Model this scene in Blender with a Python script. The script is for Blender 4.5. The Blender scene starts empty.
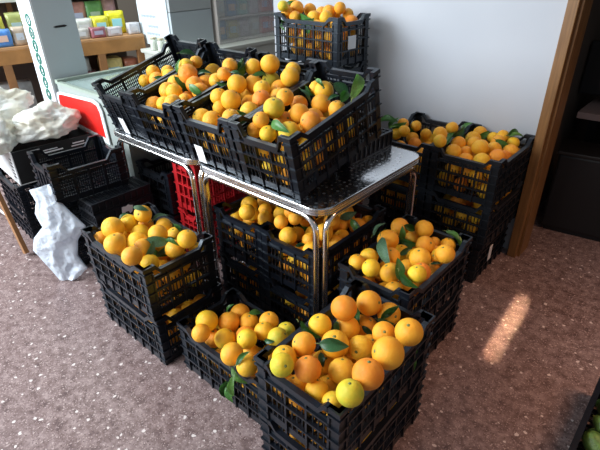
import bpy, bmesh, math, random, json
from mathutils import Vector, Matrix
rnd = random.Random(11)
COL = bpy.context.scene.collection
PI = math.pi
# ------------------------------------------------------------------ data
CRATES={"F2":[-0.785,0.665,0.25,0,0,0.31,0.5,0.25],"F1":[-0.785,0.665,0.0,0,0,0.31,0.5,0.25],"G1":[-1.35,0.75,0,0,0,0.5,0.29,0.25],"M2":[-0.893,1.214,0.25,0,0,0.3,0.5,0.25],"M1":[-0.893,1.214,0,0,0,0.3,0.5,0.25],"L2":[-1.91,0.69,0.25,0,0,0.48,0.33,0.25],"L1":[-1.9,0.695,0,0,0,0.48,0.33,0.25],"T4":[-1.375,1.185,0.722,0,12,0.31,0.55,0.265],"T3":[-1.735,1.185,0.722,0,12,0.345,0.55,0.265],"T2":[-2.098,1.185,0.722,0,14,0.345,0.54,0.265],"T1":[-2.425,1.195,0.722,0,16,0.31,0.53,0.265],"H2":[-1.318,1.205,0.25,0,0,0.31,0.5,0.25],"H21":[-1.318,1.205,0,0,0,0.31,0.5,0.25],"H1":[-1.638,1.21,0.25,0,0,0.31,0.5,0.25],"H11":[-1.638,1.21,0,0,0,0.31,0.5,0.25],"R3":[-0.985,2.07,0.47,0,0,0.335,0.46,0.235],"R2":[-0.985,2.07,0.235,0,0,0.335,0.46,0.235],"R1":[-0.985,2.1,0,0,0,0.31,0.4,0.235],"Q3":[-1.33,2.07,0.47,0,0,0.335,0.46,0.235],"Q2":[-1.33,2.07,0.235,0,0,0.335,0.46,0.235],"B5":[-2.135,2.175,0.98,-2,0,0.48,0.28,0.255],"Q1":[-1.33,2.1,0,0,0,0.31,0.4,0.235]}
ORANGES={"F2":[[0.2037,0.3655,0.0524,0.0404,"o",0,0],
[0.1454,0.4477,0.0501,0.0381,"y",0,0],
[0.1871,0.2041,0.0537,0.0417,"y",0,0],
[0.2342,0.104,0.0484,0.0364,"o",0,0],
[0.1011,0.3185,0.0491,0.0371,"o",0,1],
[0.0895,0.0742,0.0534,0.0414,"o",0,1],
[0.0684,0.2441,0.0543,0.0423,"o",0,0],
[0.1798,0.2848,0.0481,0.0361,"o",0,0],
[0.1064,0.1614,0.0504,0.0384,"o",0,0],
[0.0587,0.4024,0.0485,0.0365,"d",0,0],
[0.2208,0.4355,0.0817,0.0386,"y",0,0],
[0.1587,0.088,0.0953,0.042,"y",0,0],
[0.2561,0.1828,0.0855,0.0384,"o",0,0],
[0.2468,0.2941,0.0811,0.0404,"o",0,0],
[0.1388,0.3826,0.0919,0.0387,"y",0,0],
[0.1391,0.2387,0.1076,0.0394,"o",0,0],
[0.0612,0.1828,0.1129,0.0429,"d",0,1],
[0.2553,0.3677,0.1121,0.0398,"o",0,0],
[0.0717,0.4425,0.1109,0.0399,"o",0,0],
[0.0874,0.3005,0.1223,0.0406,"o",0,0],
[0.2527,0.0738,0.1124,0.0379,"d",0,0],
[0.1661,0.1637,0.1155,0.0362,"o",0,0],
[0.0557,0.0557,0.1224,0.0389,"o",0,1],
[0.1838,0.3182,0.1191,0.0382,"y",0,0],
[0.2058,0.2189,0.1379,0.0366,"o",0,0],
[0.1648,0.4372,0.1357,0.0371,"o",0,0],
[0.0483,0.1019,0.1912,0.0334,"o",1,0],
[0.1153,0.0497,0.1658,0.035,"o",1,1],
[0.115,0.1723,0.1681,0.0369,"o",1,1],
[0.1816,0.1142,0.1596,0.0322,"o",1,1],
[0.1954,0.3119,0.1883,0.0346,"o",1,1],
[0.1306,0.3842,0.1768,0.04,"o",1,1],
[0.2302,0.3321,0.2462,0.0368,"o",1,1],
[0.1871,0.0563,0.193,0.0351,"o",1,1],
[0.252,0.0474,0.202,0.0325,"y",1,1],
[0.052,0.2333,0.2424,0.0379,"y",1,1],
[0.0731,0.131,0.2481,0.0374,"o",1,1],
[0.1068,-0.0001,0.2863,0.0342,"g",1,1],
[0.1795,0.4446,0.2219,0.0397,"o",1,1],
[0.1017,0.3137,0.2038,0.0422,"o",1,1],
[0.1986,0.2492,0.224,0.0393,"o",1,1],
[0.1533,0.0567,0.2572,0.039,"d",1,1],
[0.2098,0.1433,0.2186,0.0402,"o",1,1],
[0.3086,0.044,0.2883,0.0369,"g",1,1],
[0.0895,0.3094,0.2848,0.0428,"d",1,1],
[0.1222,0.4058,0.2629,0.0427,"o",1,1],
[0.3099,0.3383,0.2937,0.0425,"o",1,1],
[0.1424,0.1956,0.2445,0.0434,"o",1,1],
[0.311,0.1217,0.2956,0.0436,"d",1,1],
[0.3108,0.2209,0.2975,0.0471,"o",1,1],
[0.2562,0.4091,0.1746,0.0362,"o",1,0],
[0.0597,0.0563,0.2414,0.0364,"y",1,1]],"F1":[[0.175,0.2125,0.0527,0.0407,"o",0,0],
[0.0795,0.4378,0.0485,0.0365,"d",0,0],
[0.1351,0.1263,0.0542,0.0422,"o",0,0],
[0.2359,0.0655,0.0482,0.0362,"d",0,0],
[0.2219,0.2873,0.051,0.039,"o",0,0],
[0.0682,0.2407,0.0481,0.0361,"o",0,0],
[0.2549,0.1865,0.0498,0.0378,"d",0,0],
[0.1881,0.4245,0.0504,0.0384,"o",0,0],
[0.0541,0.1221,0.0503,0.0383,"o",0,1],
[0.1234,0.3674,0.0497,0.0377,"o",0,0],
[0.0928,0.0586,0.0772,0.042,"o",0,1],
[0.1344,0.2797,0.0495,0.0375,"y",0,0],
[0.2063,0.3578,0.0854,0.0402,"o",0,0],
[0.0561,0.3759,0.0876,0.0413,"o",0,0],
[0.0978,0.1902,0.0895,0.0367,"o",0,1],
[0.2598,0.449,0.048,0.036,"o",0,0]],"G1":[[0.2261,0.0598,0.0483,0.0363,"d",0,0],
[0.0725,0.2263,0.0542,0.0422,"o",0,0],
[0.3348,0.0725,0.0544,0.0424,"o",0,0],
[0.2242,0.2067,0.0515,0.0395,"d",0,0],
[0.2937,0.2207,0.1028,0.0386,"d",0,0],
[0.161,0.2158,0.1073,0.0369,"d",0,0],
[0.102,0.0599,0.1016,0.0367,"o",0,0],
[0.2577,0.0538,0.1156,0.0394,"o",0,0],
[0.4003,0.0587,0.1041,0.0362,"o",0,0],
[0.0603,0.1702,0.1141,0.0421,"d",0,0],
[0.3856,0.207,0.1258,0.0429,"o",0,0],
[0.4383,0.1463,0.117,0.0371,"d",0,0],
[0.3152,0.0993,0.1328,0.0371,"o",0,0],
[0.1791,0.0574,0.1231,0.0409,"o",0,1],
[0.1057,0.2341,0.2043,0.0419,"o",1,1],
[0.3731,0.2384,0.259,0.0362,"g",1,1],
[0.2823,0.2359,0.2595,0.0392,"o",1,1],
[0.1844,0.2139,0.2128,0.0406,"o",1,1],
[0.1319,0.1519,0.2242,0.0443,"d",1,1],
[0.2153,0.1138,0.1556,0.0355,"o",1,0],
[0.3171,0.0998,0.2054,0.0375,"o",1,1],
[0.1107,0.0834,0.1723,0.0401,"d",1,1],
[0.3193,0.1724,0.2727,0.0378,"o",1,1],
[0.3958,0.1713,0.2844,0.0404,"g",1,1],
[0.085,0.0791,0.2513,0.0455,"y",1,1],
[0.1562,-0.0017,0.2865,0.036,"o",1,1],
[0.3067,0.0957,0.2787,0.0387,"y",1,1],
[0.1906,0.0796,0.2188,0.0425,"y",1,1],
[0.4127,-0.0017,0.288,0.0376,"o",1,1],
[0.3331,-0.0005,0.2922,0.0421,"o",1,1],
[0.4453,0.0657,0.1591,0.0363,"o",1,0],
[0.4041,0.0891,0.2211,0.043,"o",1,1],
[0.2414,0.1438,0.2191,0.0406,"d",1,1]],"M2":[[0.1913,0.0644,0.052,0.04,"o",0,0],
[0.1926,0.2013,0.0528,0.0408,"o",0,0],
[0.236,0.4145,0.0523,0.0403,"d",0,0],
[0.2306,0.1313,0.0766,0.0426,"o",0,0],
[0.0586,0.1722,0.0506,0.0386,"o",0,0],
[0.2305,0.2656,0.0777,0.0391,"o",0,0],
[0.1551,0.4117,0.0896,0.04,"d",0,0],
[0.1277,0.1568,0.0796,0.0391,"o",0,0],
[0.161,0.262,0.1157,0.0414,"o",0,0],
[0.062,0.2644,0.1132,0.0388,"o",0,0],
[0.1513,0.0998,0.1278,0.0403,"o",0,0],
[0.0528,0.1227,0.1053,0.0365,"y",0,0],
[0.059,0.4451,0.1186,0.0403,"o",0,0],
[0.2263,0.3338,0.1268,0.039,"o",0,0],
[0.2028,0.1946,0.1363,0.0417,"o",0,1],
[0.1462,0.3527,0.1417,0.0405,"y",0,0],
[0.0715,0.1915,0.1333,0.0386,"o",0,1],
[0.0777,0.0604,0.1398,0.0401,"y",0,0],
[0.1653,0.4534,0.1836,0.032,"o",1,1],
[0.228,0.4518,0.2048,0.032,"o",1,1],
[0.2061,0.3931,0.1845,0.0329,"o",1,0],
[0.0734,0.4331,0.1925,0.0367,"o",1,1],
[0.0495,0.3508,0.2709,0.0395,"o",1,1],
[0.1202,0.4322,0.2513,0.0399,"o",1,1],
[0.0589,0.2439,0.2603,0.0441,"o",1,1],
[0.0903,0.3071,0.1786,0.0373,"y",1,1],
[0.1709,0.3535,0.2289,0.0385,"o",1,1],
[0.187,0.1859,0.2101,0.0364,"o",1,1],
[0.2877,0.0975,0.2856,0.0351,"d",1,1],
[0.2189,0.1319,0.1694,0.032,"o",1,1],
[0.1217,0.1576,0.1714,0.0352,"o",1,0],
[0.046,0.0463,0.2488,0.032,"o",1,1],
[0.0514,0.1208,0.2363,0.0369,"y",1,1],
[0.1373,0.0031,0.2852,0.0339,"y",1,1],
[0.2494,0.2795,0.1738,0.036,"o",1,1],
[0.3005,0.2558,0.2886,0.0375,"o",1,1],
[0.2302,0.1967,0.2702,0.041,"o",1,1],
[0.3011,0.0391,0.315,0.0327,"y",1,1],
[0.2108,0.0562,0.185,0.0383,"o",1,1],
[0.1604,0.1093,0.2149,0.0416,"o",1,1],
[0.1805,0.2722,0.2078,0.0424,"y",1,1],
[0.1167,0.1774,0.2391,0.0366,"o",1,1],
[0.2455,0.3429,0.2091,0.0365,"y",1,1]],"M1":[[0.241,0.3098,0.0548,0.0428,"d",0,0],
[0.16,0.2464,0.0502,0.0382,"o",0,0],
[0.1397,0.3739,0.0548,0.0428,"o",0,0],
[0.2246,0.235,0.1063,0.0396,"o",0,0],
[0.1973,0.3873,0.1176,0.0415,"y",0,0],
[0.2364,0.3233,0.1402,0.038,"y",0,0],
[0.0529,0.234,0.1347,0.0378,"d",0,0],
[0.1745,0.2827,0.1594,0.0396,"o",0,0],
[0.2152,0.4492,0.1598,0.0367,"d",0,0]],"L2":[[0.3322,0.2455,0.0509,0.0389,"o",0,0],
[0.3517,0.0941,0.0518,0.0398,"o",0,0],
[0.1406,0.1316,0.0489,0.0369,"o",0,0],
[0.082,0.0804,0.0497,0.0377,"o",0,0],
[0.1639,0.0576,0.0504,0.0384,"y",0,0],
[0.191,0.2519,0.0521,0.0401,"o",0,0],
[0.3839,0.1714,0.0506,0.0386,"o",0,1],
[0.0551,0.2131,0.0488,0.0368,"o",0,0],
[0.426,0.2462,0.0516,0.0396,"y",0,1],
[0.1304,0.1991,0.0797,0.0392,"o",0,0],
[0.3181,0.168,0.0937,0.0413,"o",0,1],
[0.4118,0.0574,0.0925,0.0426,"o",0,1],
[0.0624,0.1299,0.1055,0.0406,"d",0,0],
[0.2487,0.2769,0.0961,0.0377,"o",0,0],
[0.2031,0.1729,0.1044,0.0401,"o",0,0],
[0.293,0.0599,0.0948,0.0419,"y",0,0],
[0.373,0.2328,0.1147,0.0391,"o",0,1],
[0.414,0.1448,0.1136,0.0373,"o",0,1],
[0.1703,0.101,0.1139,0.0395,"y",0,0],
[0.1446,0.26,0.1261,0.0398,"o",0,0],
[0.0971,0.0549,0.1183,0.0381,"o",0,0],
[0.0631,0.2313,0.1369,0.0375,"o",0,0],
[0.2444,0.104,0.1385,0.0381,"o",0,0],
[0.3569,0.0961,0.1369,0.0391,"o",0,1],
[0.2623,0.2176,0.1363,0.0363,"d",0,1],
[0.0765,0.1462,0.1776,0.0358,"o",1,1],
[0.1935,0.0553,0.1644,0.0338,"y",1,0],
[0.0885,0.2525,0.1986,0.0343,"o",1,1],
[0.053,0.0512,0.1968,0.037,"o",1,1],
[0.3018,0.2,0.1948,0.0383,"y",1,1],
[0.4151,0.213,0.1695,0.0333,"o",1,0],
[0.4322,0.2811,0.1834,0.0337,"y",1,1],
[0.2805,0.2787,0.201,0.0372,"o",1,1],
[0.2022,0.2777,0.2189,0.0379,"o",1,1],
[0.0994,0.1676,0.2449,0.0396,"y",1,1],
[0.1386,0.2221,0.2818,0.0395,"o",1,1],
[0.1729,0.1759,0.2118,0.0436,"y",1,1],
[0.3184,0.1776,0.2671,0.0413,"o",1,1],
[0.2413,0.1209,0.2235,0.0461,"y",1,1],
[0.4242,0.1823,0.2337,0.0404,"o",1,1],
[0.4796,0.2109,0.2905,0.0395,"o",1,1],
[0.2947,-0.0007,0.2933,0.0428,"o",1,1],
[0.42,-0.0015,0.2904,0.0393,"d",1,1],
[0.3894,0.0798,0.2021,0.0378,"y",1,1],
[0.116,0.084,0.2622,0.049,"o",1,1],
[0.3987,0.2572,0.2385,0.0361,"y",1,0],
[0.3212,0.0976,0.2384,0.0397,"o",1,1],
[0.1963,0.0548,0.2423,0.0373,"o",1,0]],"L1":[[0.3438,0.2772,0.0508,0.0388,"o",0,0],
[0.4207,0.1303,0.0538,0.0418,"o",0,1],
[0.2513,0.2284,0.0494,0.0374,"y",0,0],
[0.3463,0.0757,0.0502,0.0382,"o",0,0],
[0.2031,0.0584,0.0528,0.0408,"o",0,0],
[0.4168,0.2125,0.0505,0.0385,"o",0,0],
[0.1084,0.0781,0.05,0.038,"o",0,0],
[0.1221,0.1936,0.0843,0.0371,"o",0,0],
[0.2421,0.1662,0.1039,0.0426,"y",0,0],
[0.3283,0.1359,0.0968,0.0367,"o",0,0],
[0.4194,0.0567,0.0824,0.0385,"d",0,1],
[0.3666,0.2309,0.1107,0.0415,"o",0,1],
[0.1789,0.2336,0.1171,0.0387,"o",0,0],
[0.148,0.1147,0.1076,0.042,"o",0,0],
[0.2518,0.0554,0.1169,0.041,"o",0,0],
[0.2824,0.2372,0.119,0.0406,"o",0,1],
[0.3984,0.136,0.1339,0.0429,"o",0,1],
[0.3525,0.0636,0.1285,0.0425,"y",0,0],
[0.1016,0.0587,0.145,0.041,"y",0,0],
[0.1406,0.1791,0.1537,0.0372,"o",0,0],
[0.2913,0.1116,0.1553,0.0378,"y",0,0],
[0.4223,0.2556,0.1601,0.0381,"o",0,1],
[0.2095,0.1089,0.1597,0.0402,"y",0,0]],"T4":[[0.0633,0.1392,0.0493,0.0373,"d",0,0],
[0.2243,0.056,0.0538,0.0418,"o",0,1],
[0.113,0.2296,0.0519,0.0399,"o",0,0],
[0.2391,0.3333,0.0499,0.0379,"o",0,1],
[0.1578,0.358,0.0537,0.0417,"o",0,0],
[0.0665,0.4054,0.048,0.036,"d",0,0],
[0.2089,0.4607,0.0534,0.0414,"o",0,0],
[0.2489,0.1895,0.0526,0.0406,"o",0,1],
[0.0682,0.3114,0.05,0.038,"d",0,0],
[0.1935,0.2617,0.0526,0.0406,"o",0,0],
[0.11,0.0646,0.0535,0.0415,"y",0,1],
[0.0638,0.472,0.0767,0.0376,"y",0,1],
[0.1474,0.4287,0.0872,0.0369,"o",0,0],
[0.2428,0.403,0.1002,0.0415,"y",0,1],
[0.1725,0.099,0.0946,0.0381,"y",0,1],
[0.2553,0.1126,0.0953,0.036,"y",0,1],
[0.2528,0.2638,0.1037,0.0389,"y",0,1],
[0.0575,0.2082,0.1032,0.0398,"y",0,1],
[0.0591,0.0956,0.108,0.037,"o",0,1],
[0.1179,0.1474,0.1042,0.0366,"o",0,0],
[0.0469,0.458,0.2137,0.032,"o",1,1],
[0.2278,0.3562,0.1655,0.032,"o",1,0],
[0.1787,0.1987,0.1651,0.032,"o",1,1],
[0.0473,0.0741,0.2019,0.032,"o",1,1],
[0.0519,0.334,0.1957,0.0372,"d",1,1],
[0.0867,0.0824,0.2494,0.032,"o",1,1],
[0.0503,0.263,0.2579,0.0358,"o",1,1],
[0.2597,0.3296,0.2147,0.0347,"o",1,1],
[0.1132,0.4324,0.2217,0.0413,"o",1,1],
[0.0865,0.2707,0.1772,0.0384,"o",1,0],
[0.1478,0.3647,0.1995,0.0404,"o",1,1],
[0.1322,0.0631,0.2097,0.0335,"y",1,1],
[0.0939,0.1912,0.1899,0.0432,"o",1,1],
[0.0902,0.1568,0.2658,0.0418,"g",1,1],
[0.1695,0.2811,0.1759,0.0435,"o",1,1],
[0.2208,0.074,0.1444,0.0363,"o",1,0],
[0.2516,0.2445,0.1772,0.0383,"d",1,0],
[0.2411,0.1549,0.1522,0.0374,"y",1,1],
[0.1993,0.111,0.2091,0.0425,"y",1,1],
[0.2459,0.1851,0.2263,0.0402,"d",1,1],
[0.1649,0.2151,0.2316,0.039,"o",1,1]],"T3":[[0.1572,0.0805,0.0541,0.0421,"o",0,0],
[0.0734,0.0755,0.0506,0.0386,"y",0,0],
[0.2229,0.1219,0.1014,0.0416,"o",0,0],
[0.2742,0.055,0.1067,0.0391,"d",0,0],
[0.1447,0.1618,0.0997,0.0422,"d",0,0],
[0.0568,0.129,0.1111,0.0426,"o",0,0],
[0.0561,0.2481,0.1116,0.0391,"y",0,0],
[0.2096,0.4944,0.1149,0.0405,"o",0,0],
[0.1122,0.0704,0.1174,0.0374,"o",0,1],
[0.1871,0.0563,0.1217,0.0368,"o",0,1],
[0.2457,0.4984,0.2569,0.0355,"o",1,1],
[0.0534,0.4337,0.2711,0.0389,"o",1,1],
[0.0524,0.3623,0.1679,0.0371,"o",1,1],
[0.1573,0.3848,0.166,0.0385,"d",1,0],
[0.0278,0.2796,0.295,0.032,"d",1,1],
[0.0537,0.2011,0.2235,0.0394,"o",1,1],
[0.1035,0.1552,0.2006,0.0323,"o",1,1],
[0.0005,0.3446,0.3034,0.036,"o",1,1],
[0.2208,0.4208,0.1951,0.0423,"o",1,1],
[0.2855,0.433,0.256,0.0431,"o",1,1],
[0.1273,0.3551,0.2318,0.0423,"o",1,1],
[0.1022,0.2798,0.2592,0.0436,"o",1,1],
[0.0936,0.4912,0.1854,0.0447,"g",1,1],
[0.1172,0.4846,0.2739,0.0455,"o",1,1],
[0.1818,0.2672,0.1835,0.0435,"o",1,1],
[0.1633,0.1797,0.238,0.0442,"o",1,1],
[0.2467,0.096,0.1743,0.0405,"o",1,0],
[0.0726,0.0707,0.1854,0.0425,"o",1,1],
[0.16,0.0598,0.1952,0.0429,"o",1,1],
[0.2773,0.2513,0.2291,0.0407,"d",1,1],
[0.2816,0.3487,0.2034,0.0371,"o",1,1],
[0.2891,0.1632,0.2172,0.0407,"o",1,1],
[0.2155,0.3197,0.2361,0.0383,"o",1,1],
[0.2847,0.0666,0.2331,0.0366,"o",1,1]],"T2":[[0.1584,0.0757,0.0492,0.0372,"d",0,0],
[0.2484,0.1814,0.0513,0.0393,"o",0,0],
[0.089,0.3364,0.0904,0.0421,"o",0,0],
[0.2242,0.1215,0.0964,0.0408,"y",0,0],
[0.0844,0.0565,0.1009,0.0394,"o",0,0],
[0.1191,0.4199,0.1078,0.0386,"y",0,0],
[0.2391,0.2316,0.1099,0.0397,"o",0,0],
[0.1649,0.3187,0.1115,0.0372,"o",0,0],
[0.048,0.3924,0.2559,0.032,"o",1,1],
[0.0768,0.317,0.1653,0.0373,"o",1,0],
[0.2976,0.167,0.1651,0.032,"o",1,0],
[0.0531,0.3253,0.264,0.0366,"y",1,1],
[0.0594,0.4664,0.1723,0.0437,"y",1,1],
[0.0561,0.2367,0.2148,0.0412,"o",1,1],
[0.0894,0.1605,0.2134,0.0426,"o",1,1],
[0.1901,0.3129,0.1904,0.048,"o",1,1],
[0.178,0.1956,0.1651,0.0425,"o",1,0],
[0.1224,0.2779,0.2527,0.0476,"d",1,1],
[0.1616,0.0554,0.1228,0.0405,"o",1,1],
[0.2239,0.0659,0.1775,0.0424,"o",1,0],
[0.0605,0.0816,0.1736,0.0425,"o",1,1],
[0.2399,0.1423,0.1939,0.038,"o",1,1],
[0.149,0.0856,0.1921,0.0373,"y",1,1],
[0.2841,0.3162,0.2248,0.0376,"o",1,1],
[0.2883,0.2075,0.2221,0.0396,"o",1,1],
[0.1682,0.1461,0.2312,0.0383,"o",1,1],
[0.2098,0.2374,0.2295,0.0406,"d",1,1],
[0.2787,0.0581,0.2358,0.0392,"o",1,1]],"T1":[[0.1447,0.1172,0.0508,0.0388,"o",0,0],
[0.06,0.3989,0.0486,0.0366,"d",0,0],
[0.0608,0.2444,0.1656,0.0345,"o",1,1],
[0.1115,0.3679,0.1656,0.0376,"o",1,1],
[0.1295,0.2774,0.1656,0.0421,"o",1,1],
[0.1908,0.3257,0.1741,0.0392,"y",1,1],
[0.0528,0.3143,0.1829,0.0376,"o",1,1]],"H2":[[0.1812,0.1001,0.0528,0.0408,"o",0,0],
[0.0536,0.3708,0.0506,0.0386,"o",0,0],
[0.2248,0.3088,0.0543,0.0423,"d",0,0],
[0.0876,0.0619,0.0533,0.0413,"d",0,1],
[0.2509,0.0598,0.0563,0.0411,"d",0,0],
[0.2449,0.1735,0.0799,0.043,"y",0,1],
[0.0638,0.2903,0.0961,0.0399,"o",0,0],
[0.2466,0.4133,0.0673,0.0365,"d",0,1],
[0.1436,0.3783,0.1015,0.0391,"o",0,0],
[0.1468,0.2517,0.1121,0.0407,"y",0,0],
[0.1688,0.1664,0.1117,0.0411,"o",0,0],
[0.0853,0.1071,0.1215,0.0383,"o",0,0],
[0.2283,0.2486,0.1066,0.0387,"y",0,0],
[0.1507,0.0543,0.1104,0.0401,"y",0,1],
[0.2572,0.3474,0.1153,0.038,"y",0,0],
[0.2242,0.0623,0.129,0.0373,"o",0,1],
[0.1906,0.3126,0.1252,0.0366,"y",0,0],
[0.0352,0.1554,0.2758,0.032,"o",1,1],
[0.0947,0.047,0.1562,0.032,"o",1,0],
[0.1772,0.0475,0.175,0.032,"y",1,0],
[0.2633,0.1388,0.1503,0.032,"o",1,0],
[0.0943,0.3728,0.1683,0.032,"d",1,0],
[0.197,0.3164,0.1922,0.032,"o",1,1],
[0.0472,0.0768,0.2625,0.032,"o",1,1],
[0.0893,0.1224,0.2783,0.0322,"o",1,1],
[0.0468,0.2437,0.1956,0.032,"g",1,0],
[0.1508,0.1099,0.1539,0.0325,"o",1,0],
[0.1828,0.1071,0.2094,0.032,"o",1,1],
[0.0713,0.1527,0.1757,0.0357,"o",1,1],
[0.1077,0.0553,0.2243,0.0403,"o",1,1],
[0.2585,0.4464,0.174,0.037,"o",1,1],
[0.1362,0.4381,0.1555,0.0431,"o",1,1],
[0.2381,0.2707,0.1755,0.0331,"o",1,1],
[0.2523,0.2011,0.1773,0.0388,"o",1,1],
[0.117,0.2763,0.1826,0.0409,"o",1,1],
[0.2517,0.3703,0.1882,0.0398,"o",1,1],
[0.1426,0.1905,0.1863,0.0428,"o",1,1],
[0.2415,0.0569,0.2033,0.04,"o",1,1],
[0.054,0.3445,0.2186,0.0395,"y",1,0],
[0.1751,0.3735,0.2316,0.0419,"o",1,1],
[0.0995,0.4395,0.2308,0.042,"y",1,0],
[0.1853,0.2618,0.2351,0.0395,"d",1,1],
[0.2199,0.1645,0.2365,0.0393,"o",1,1],
[0.0869,0.2076,0.2406,0.0381,"d",1,1]],"H21":[[0.2547,0.0854,0.0525,0.0405,"o",0,0],
[0.2568,0.3254,0.0491,0.0371,"y",0,0],
[0.1487,0.0844,0.0512,0.0392,"d",0,1],
[0.0557,0.2093,0.0518,0.0398,"o",0,0],
[0.0933,0.0642,0.1057,0.0393,"y",0,1],
[0.1494,0.2248,0.1047,0.0427,"y",0,0],
[0.2051,0.3159,0.1084,0.0422,"y",0,0],
[0.1815,0.1317,0.1077,0.0427,"y",0,0],
[0.1238,0.3777,0.1147,0.0415,"y",0,0],
[0.0654,0.2614,0.1149,0.038,"d",0,0],
[0.2295,0.0558,0.1224,0.0406,"d",0,1],
[0.1001,0.1572,0.1233,0.0414,"o",0,1],
[0.253,0.2582,0.1296,0.0369,"y",0,0],
[0.2498,0.1802,0.1308,0.0366,"y",0,0]],"H1":[[0.1101,0.0857,0.0503,0.0383,"o",0,1],
[0.1846,0.1233,0.0518,0.0398,"y",0,0],
[0.2337,0.2991,0.0514,0.0394,"y",0,0],
[0.0957,0.2503,0.0963,0.0422,"o",0,0],
[0.2355,0.0972,0.1098,0.0428,"o",0,0],
[0.0969,0.3698,0.0931,0.0375,"d",0,0],
[0.1643,0.1837,0.0971,0.0395,"y",0,0],
[0.0683,0.1262,0.0963,0.0371,"o",0,0],
[0.2175,0.255,0.1092,0.0362,"y",0,0],
[0.151,0.0836,0.1112,0.0362,"o",0,1],
[0.0741,0.0529,0.1065,0.0373,"o",0,1],
[0.0643,0.1887,0.1374,0.039,"d",0,0],
[0.0586,0.3077,0.1373,0.0387,"y",0,1],
[0.1612,0.3765,0.1606,0.0382,"o",0,0],
[0.1299,0.1456,0.1568,0.0404,"o",0,0],
[0.0599,0.0987,0.1629,0.0366,"o",0,0],
[0.2471,0.2949,0.1625,0.036,"o",0,0],
[0.1443,0.0805,0.1778,0.032,"o",1,1],
[0.1762,0.0813,0.232,0.032,"o",1,1],
[0.0913,0.0465,0.1898,0.032,"o",1,1],
[0.0732,0.2595,0.1971,0.0398,"o",1,1],
[0.1655,0.1693,0.2136,0.0331,"o",1,1],
[0.1851,0.2672,0.2028,0.0339,"o",1,0],
[0.2191,0.0089,0.2872,0.0371,"o",1,1],
[0.2376,0.0988,0.2251,0.034,"o",1,1],
[0.2028,0.1293,0.1725,0.0365,"o",1,0],
[0.0743,0.3676,0.1882,0.0428,"o",1,0],
[0.1919,0.3421,0.2236,0.041,"o",1,0],
[0.2381,0.2108,0.1993,0.0423,"y",1,1],
[0.0698,0.1561,0.2143,0.0423,"o",1,1]],"H11":[[0.2283,0.0623,0.0529,0.0409,"y",0,0],
[0.0894,0.0662,0.052,0.04,"o",0,1],
[0.1458,0.1596,0.0487,0.0367,"o",0,0],
[0.089,0.136,0.0876,0.0371,"o",0,0],
[0.1569,0.0647,0.089,0.0382,"o",0,1],
[0.0525,0.0689,0.1193,0.038,"y",0,1],
[0.0534,0.2553,0.1196,0.0375,"y",0,0],
[0.1478,0.1384,0.1509,0.0417,"d",0,0],
[0.0761,0.1783,0.1518,0.0406,"o",0,0],
[0.183,0.0546,0.1601,0.0393,"o",0,1]],"R3":[[0.2642,0.1955,0.0505,0.0385,"o",0,0],
[0.1369,0.1884,0.0537,0.0417,"o",0,0],
[0.2167,0.1151,0.053,0.041,"o",0,1],
[0.2797,0.284,0.0505,0.0385,"d",0,0],
[0.1498,0.0585,0.0487,0.0367,"d",0,1],
[0.0615,0.0673,0.054,0.042,"y",0,1],
[0.1507,0.1211,0.0969,0.0397,"o",0,1],
[0.2765,0.0608,0.0524,0.0404,"y",0,1],
[0.1319,0.333,0.1013,0.0402,"y",0,0],
[0.2148,0.06,0.1086,0.0385,"y",0,1],
[0.2666,0.162,0.1184,0.0384,"o",0,0],
[0.2755,0.4048,0.1357,0.0381,"y",0,0],
[0.2796,0.2502,0.1173,0.0376,"o",0,0],
[0.098,0.0535,0.1237,0.039,"o",0,1],
[0.2747,0.0846,0.1436,0.0362,"y",0,1],
[0.1996,0.2863,0.1462,0.0368,"y",0,0],
[0.1585,0.1732,0.152,0.0378,"y",0,0],
[0.1176,0.1355,0.1911,0.032,"o",1,1],
[-0.0011,0.1993,0.2738,0.032,"o",1,1],
[0.2554,0.3872,0.1989,0.032,"y",1,1],
[0.1418,0.4113,0.194,0.032,"y",1,1],
[0.0696,0.4074,0.2073,0.0371,"o",1,1],
[0.1956,0.3967,0.2208,0.032,"o",1,1],
[-0.0006,0.067,0.2771,0.0364,"o",1,1],
[0.0355,-0.0007,0.2678,0.032,"y",1,1],
[0.0659,0.3326,0.1931,0.0417,"o",1,1],
[0.2154,0.2399,0.1997,0.0368,"o",1,1],
[0.0541,0.1744,0.2073,0.0401,"o",1,1],
[0.1792,0.1463,0.2236,0.0408,"o",1,1],
[0.2828,0.1967,0.1831,0.038,"d",1,1],
[0.2777,0.2989,0.1787,0.042,"o",1,1],
[0.1527,0.0563,0.1785,0.0397,"o",1,1],
[0.1336,0.2871,0.1796,0.0384,"o",1,0],
[0.0808,0.0691,0.2032,0.0385,"o",1,1],
[0.2294,0.0582,0.1962,0.0391,"y",1,1],
[0.1197,0.2196,0.2098,0.0379,"o",1,1],
[0.2796,0.1199,0.2093,0.0396,"d",1,1],
[0.2006,0.3218,0.2085,0.036,"o",1,1]],"R2":[[0.1171,0.085,0.0526,0.0406,"o",0,1],
[0.1441,0.3667,0.0537,0.0417,"o",0,0],
[0.259,0.1932,0.0538,0.0418,"o",0,0],
[0.1316,0.2341,0.0518,0.0398,"o",0,0],
[0.2197,0.0918,0.0527,0.0407,"o",0,1],
[0.0597,0.1508,0.0533,0.0413,"o",0,0],
[0.0808,0.297,0.0481,0.0361,"o",0,0],
[0.2689,0.3887,0.0502,0.0382,"o",0,0],
[0.055,0.2272,0.0716,0.0386,"o",0,0],
[0.1686,0.2969,0.0799,0.0379,"y",0,0],
[0.2736,0.1299,0.1052,0.0423,"o",0,0],
[0.2017,0.2258,0.0952,0.0372,"d",0,0],
[0.1817,0.0641,0.12,0.0425,"o",0,1],
[0.2771,0.25,0.1119,0.0427,"o",0,0],
[0.0668,0.0706,0.1148,0.0419,"o",0,1],
[0.2294,0.3298,0.1283,0.0389,"d",0,0],
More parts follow.
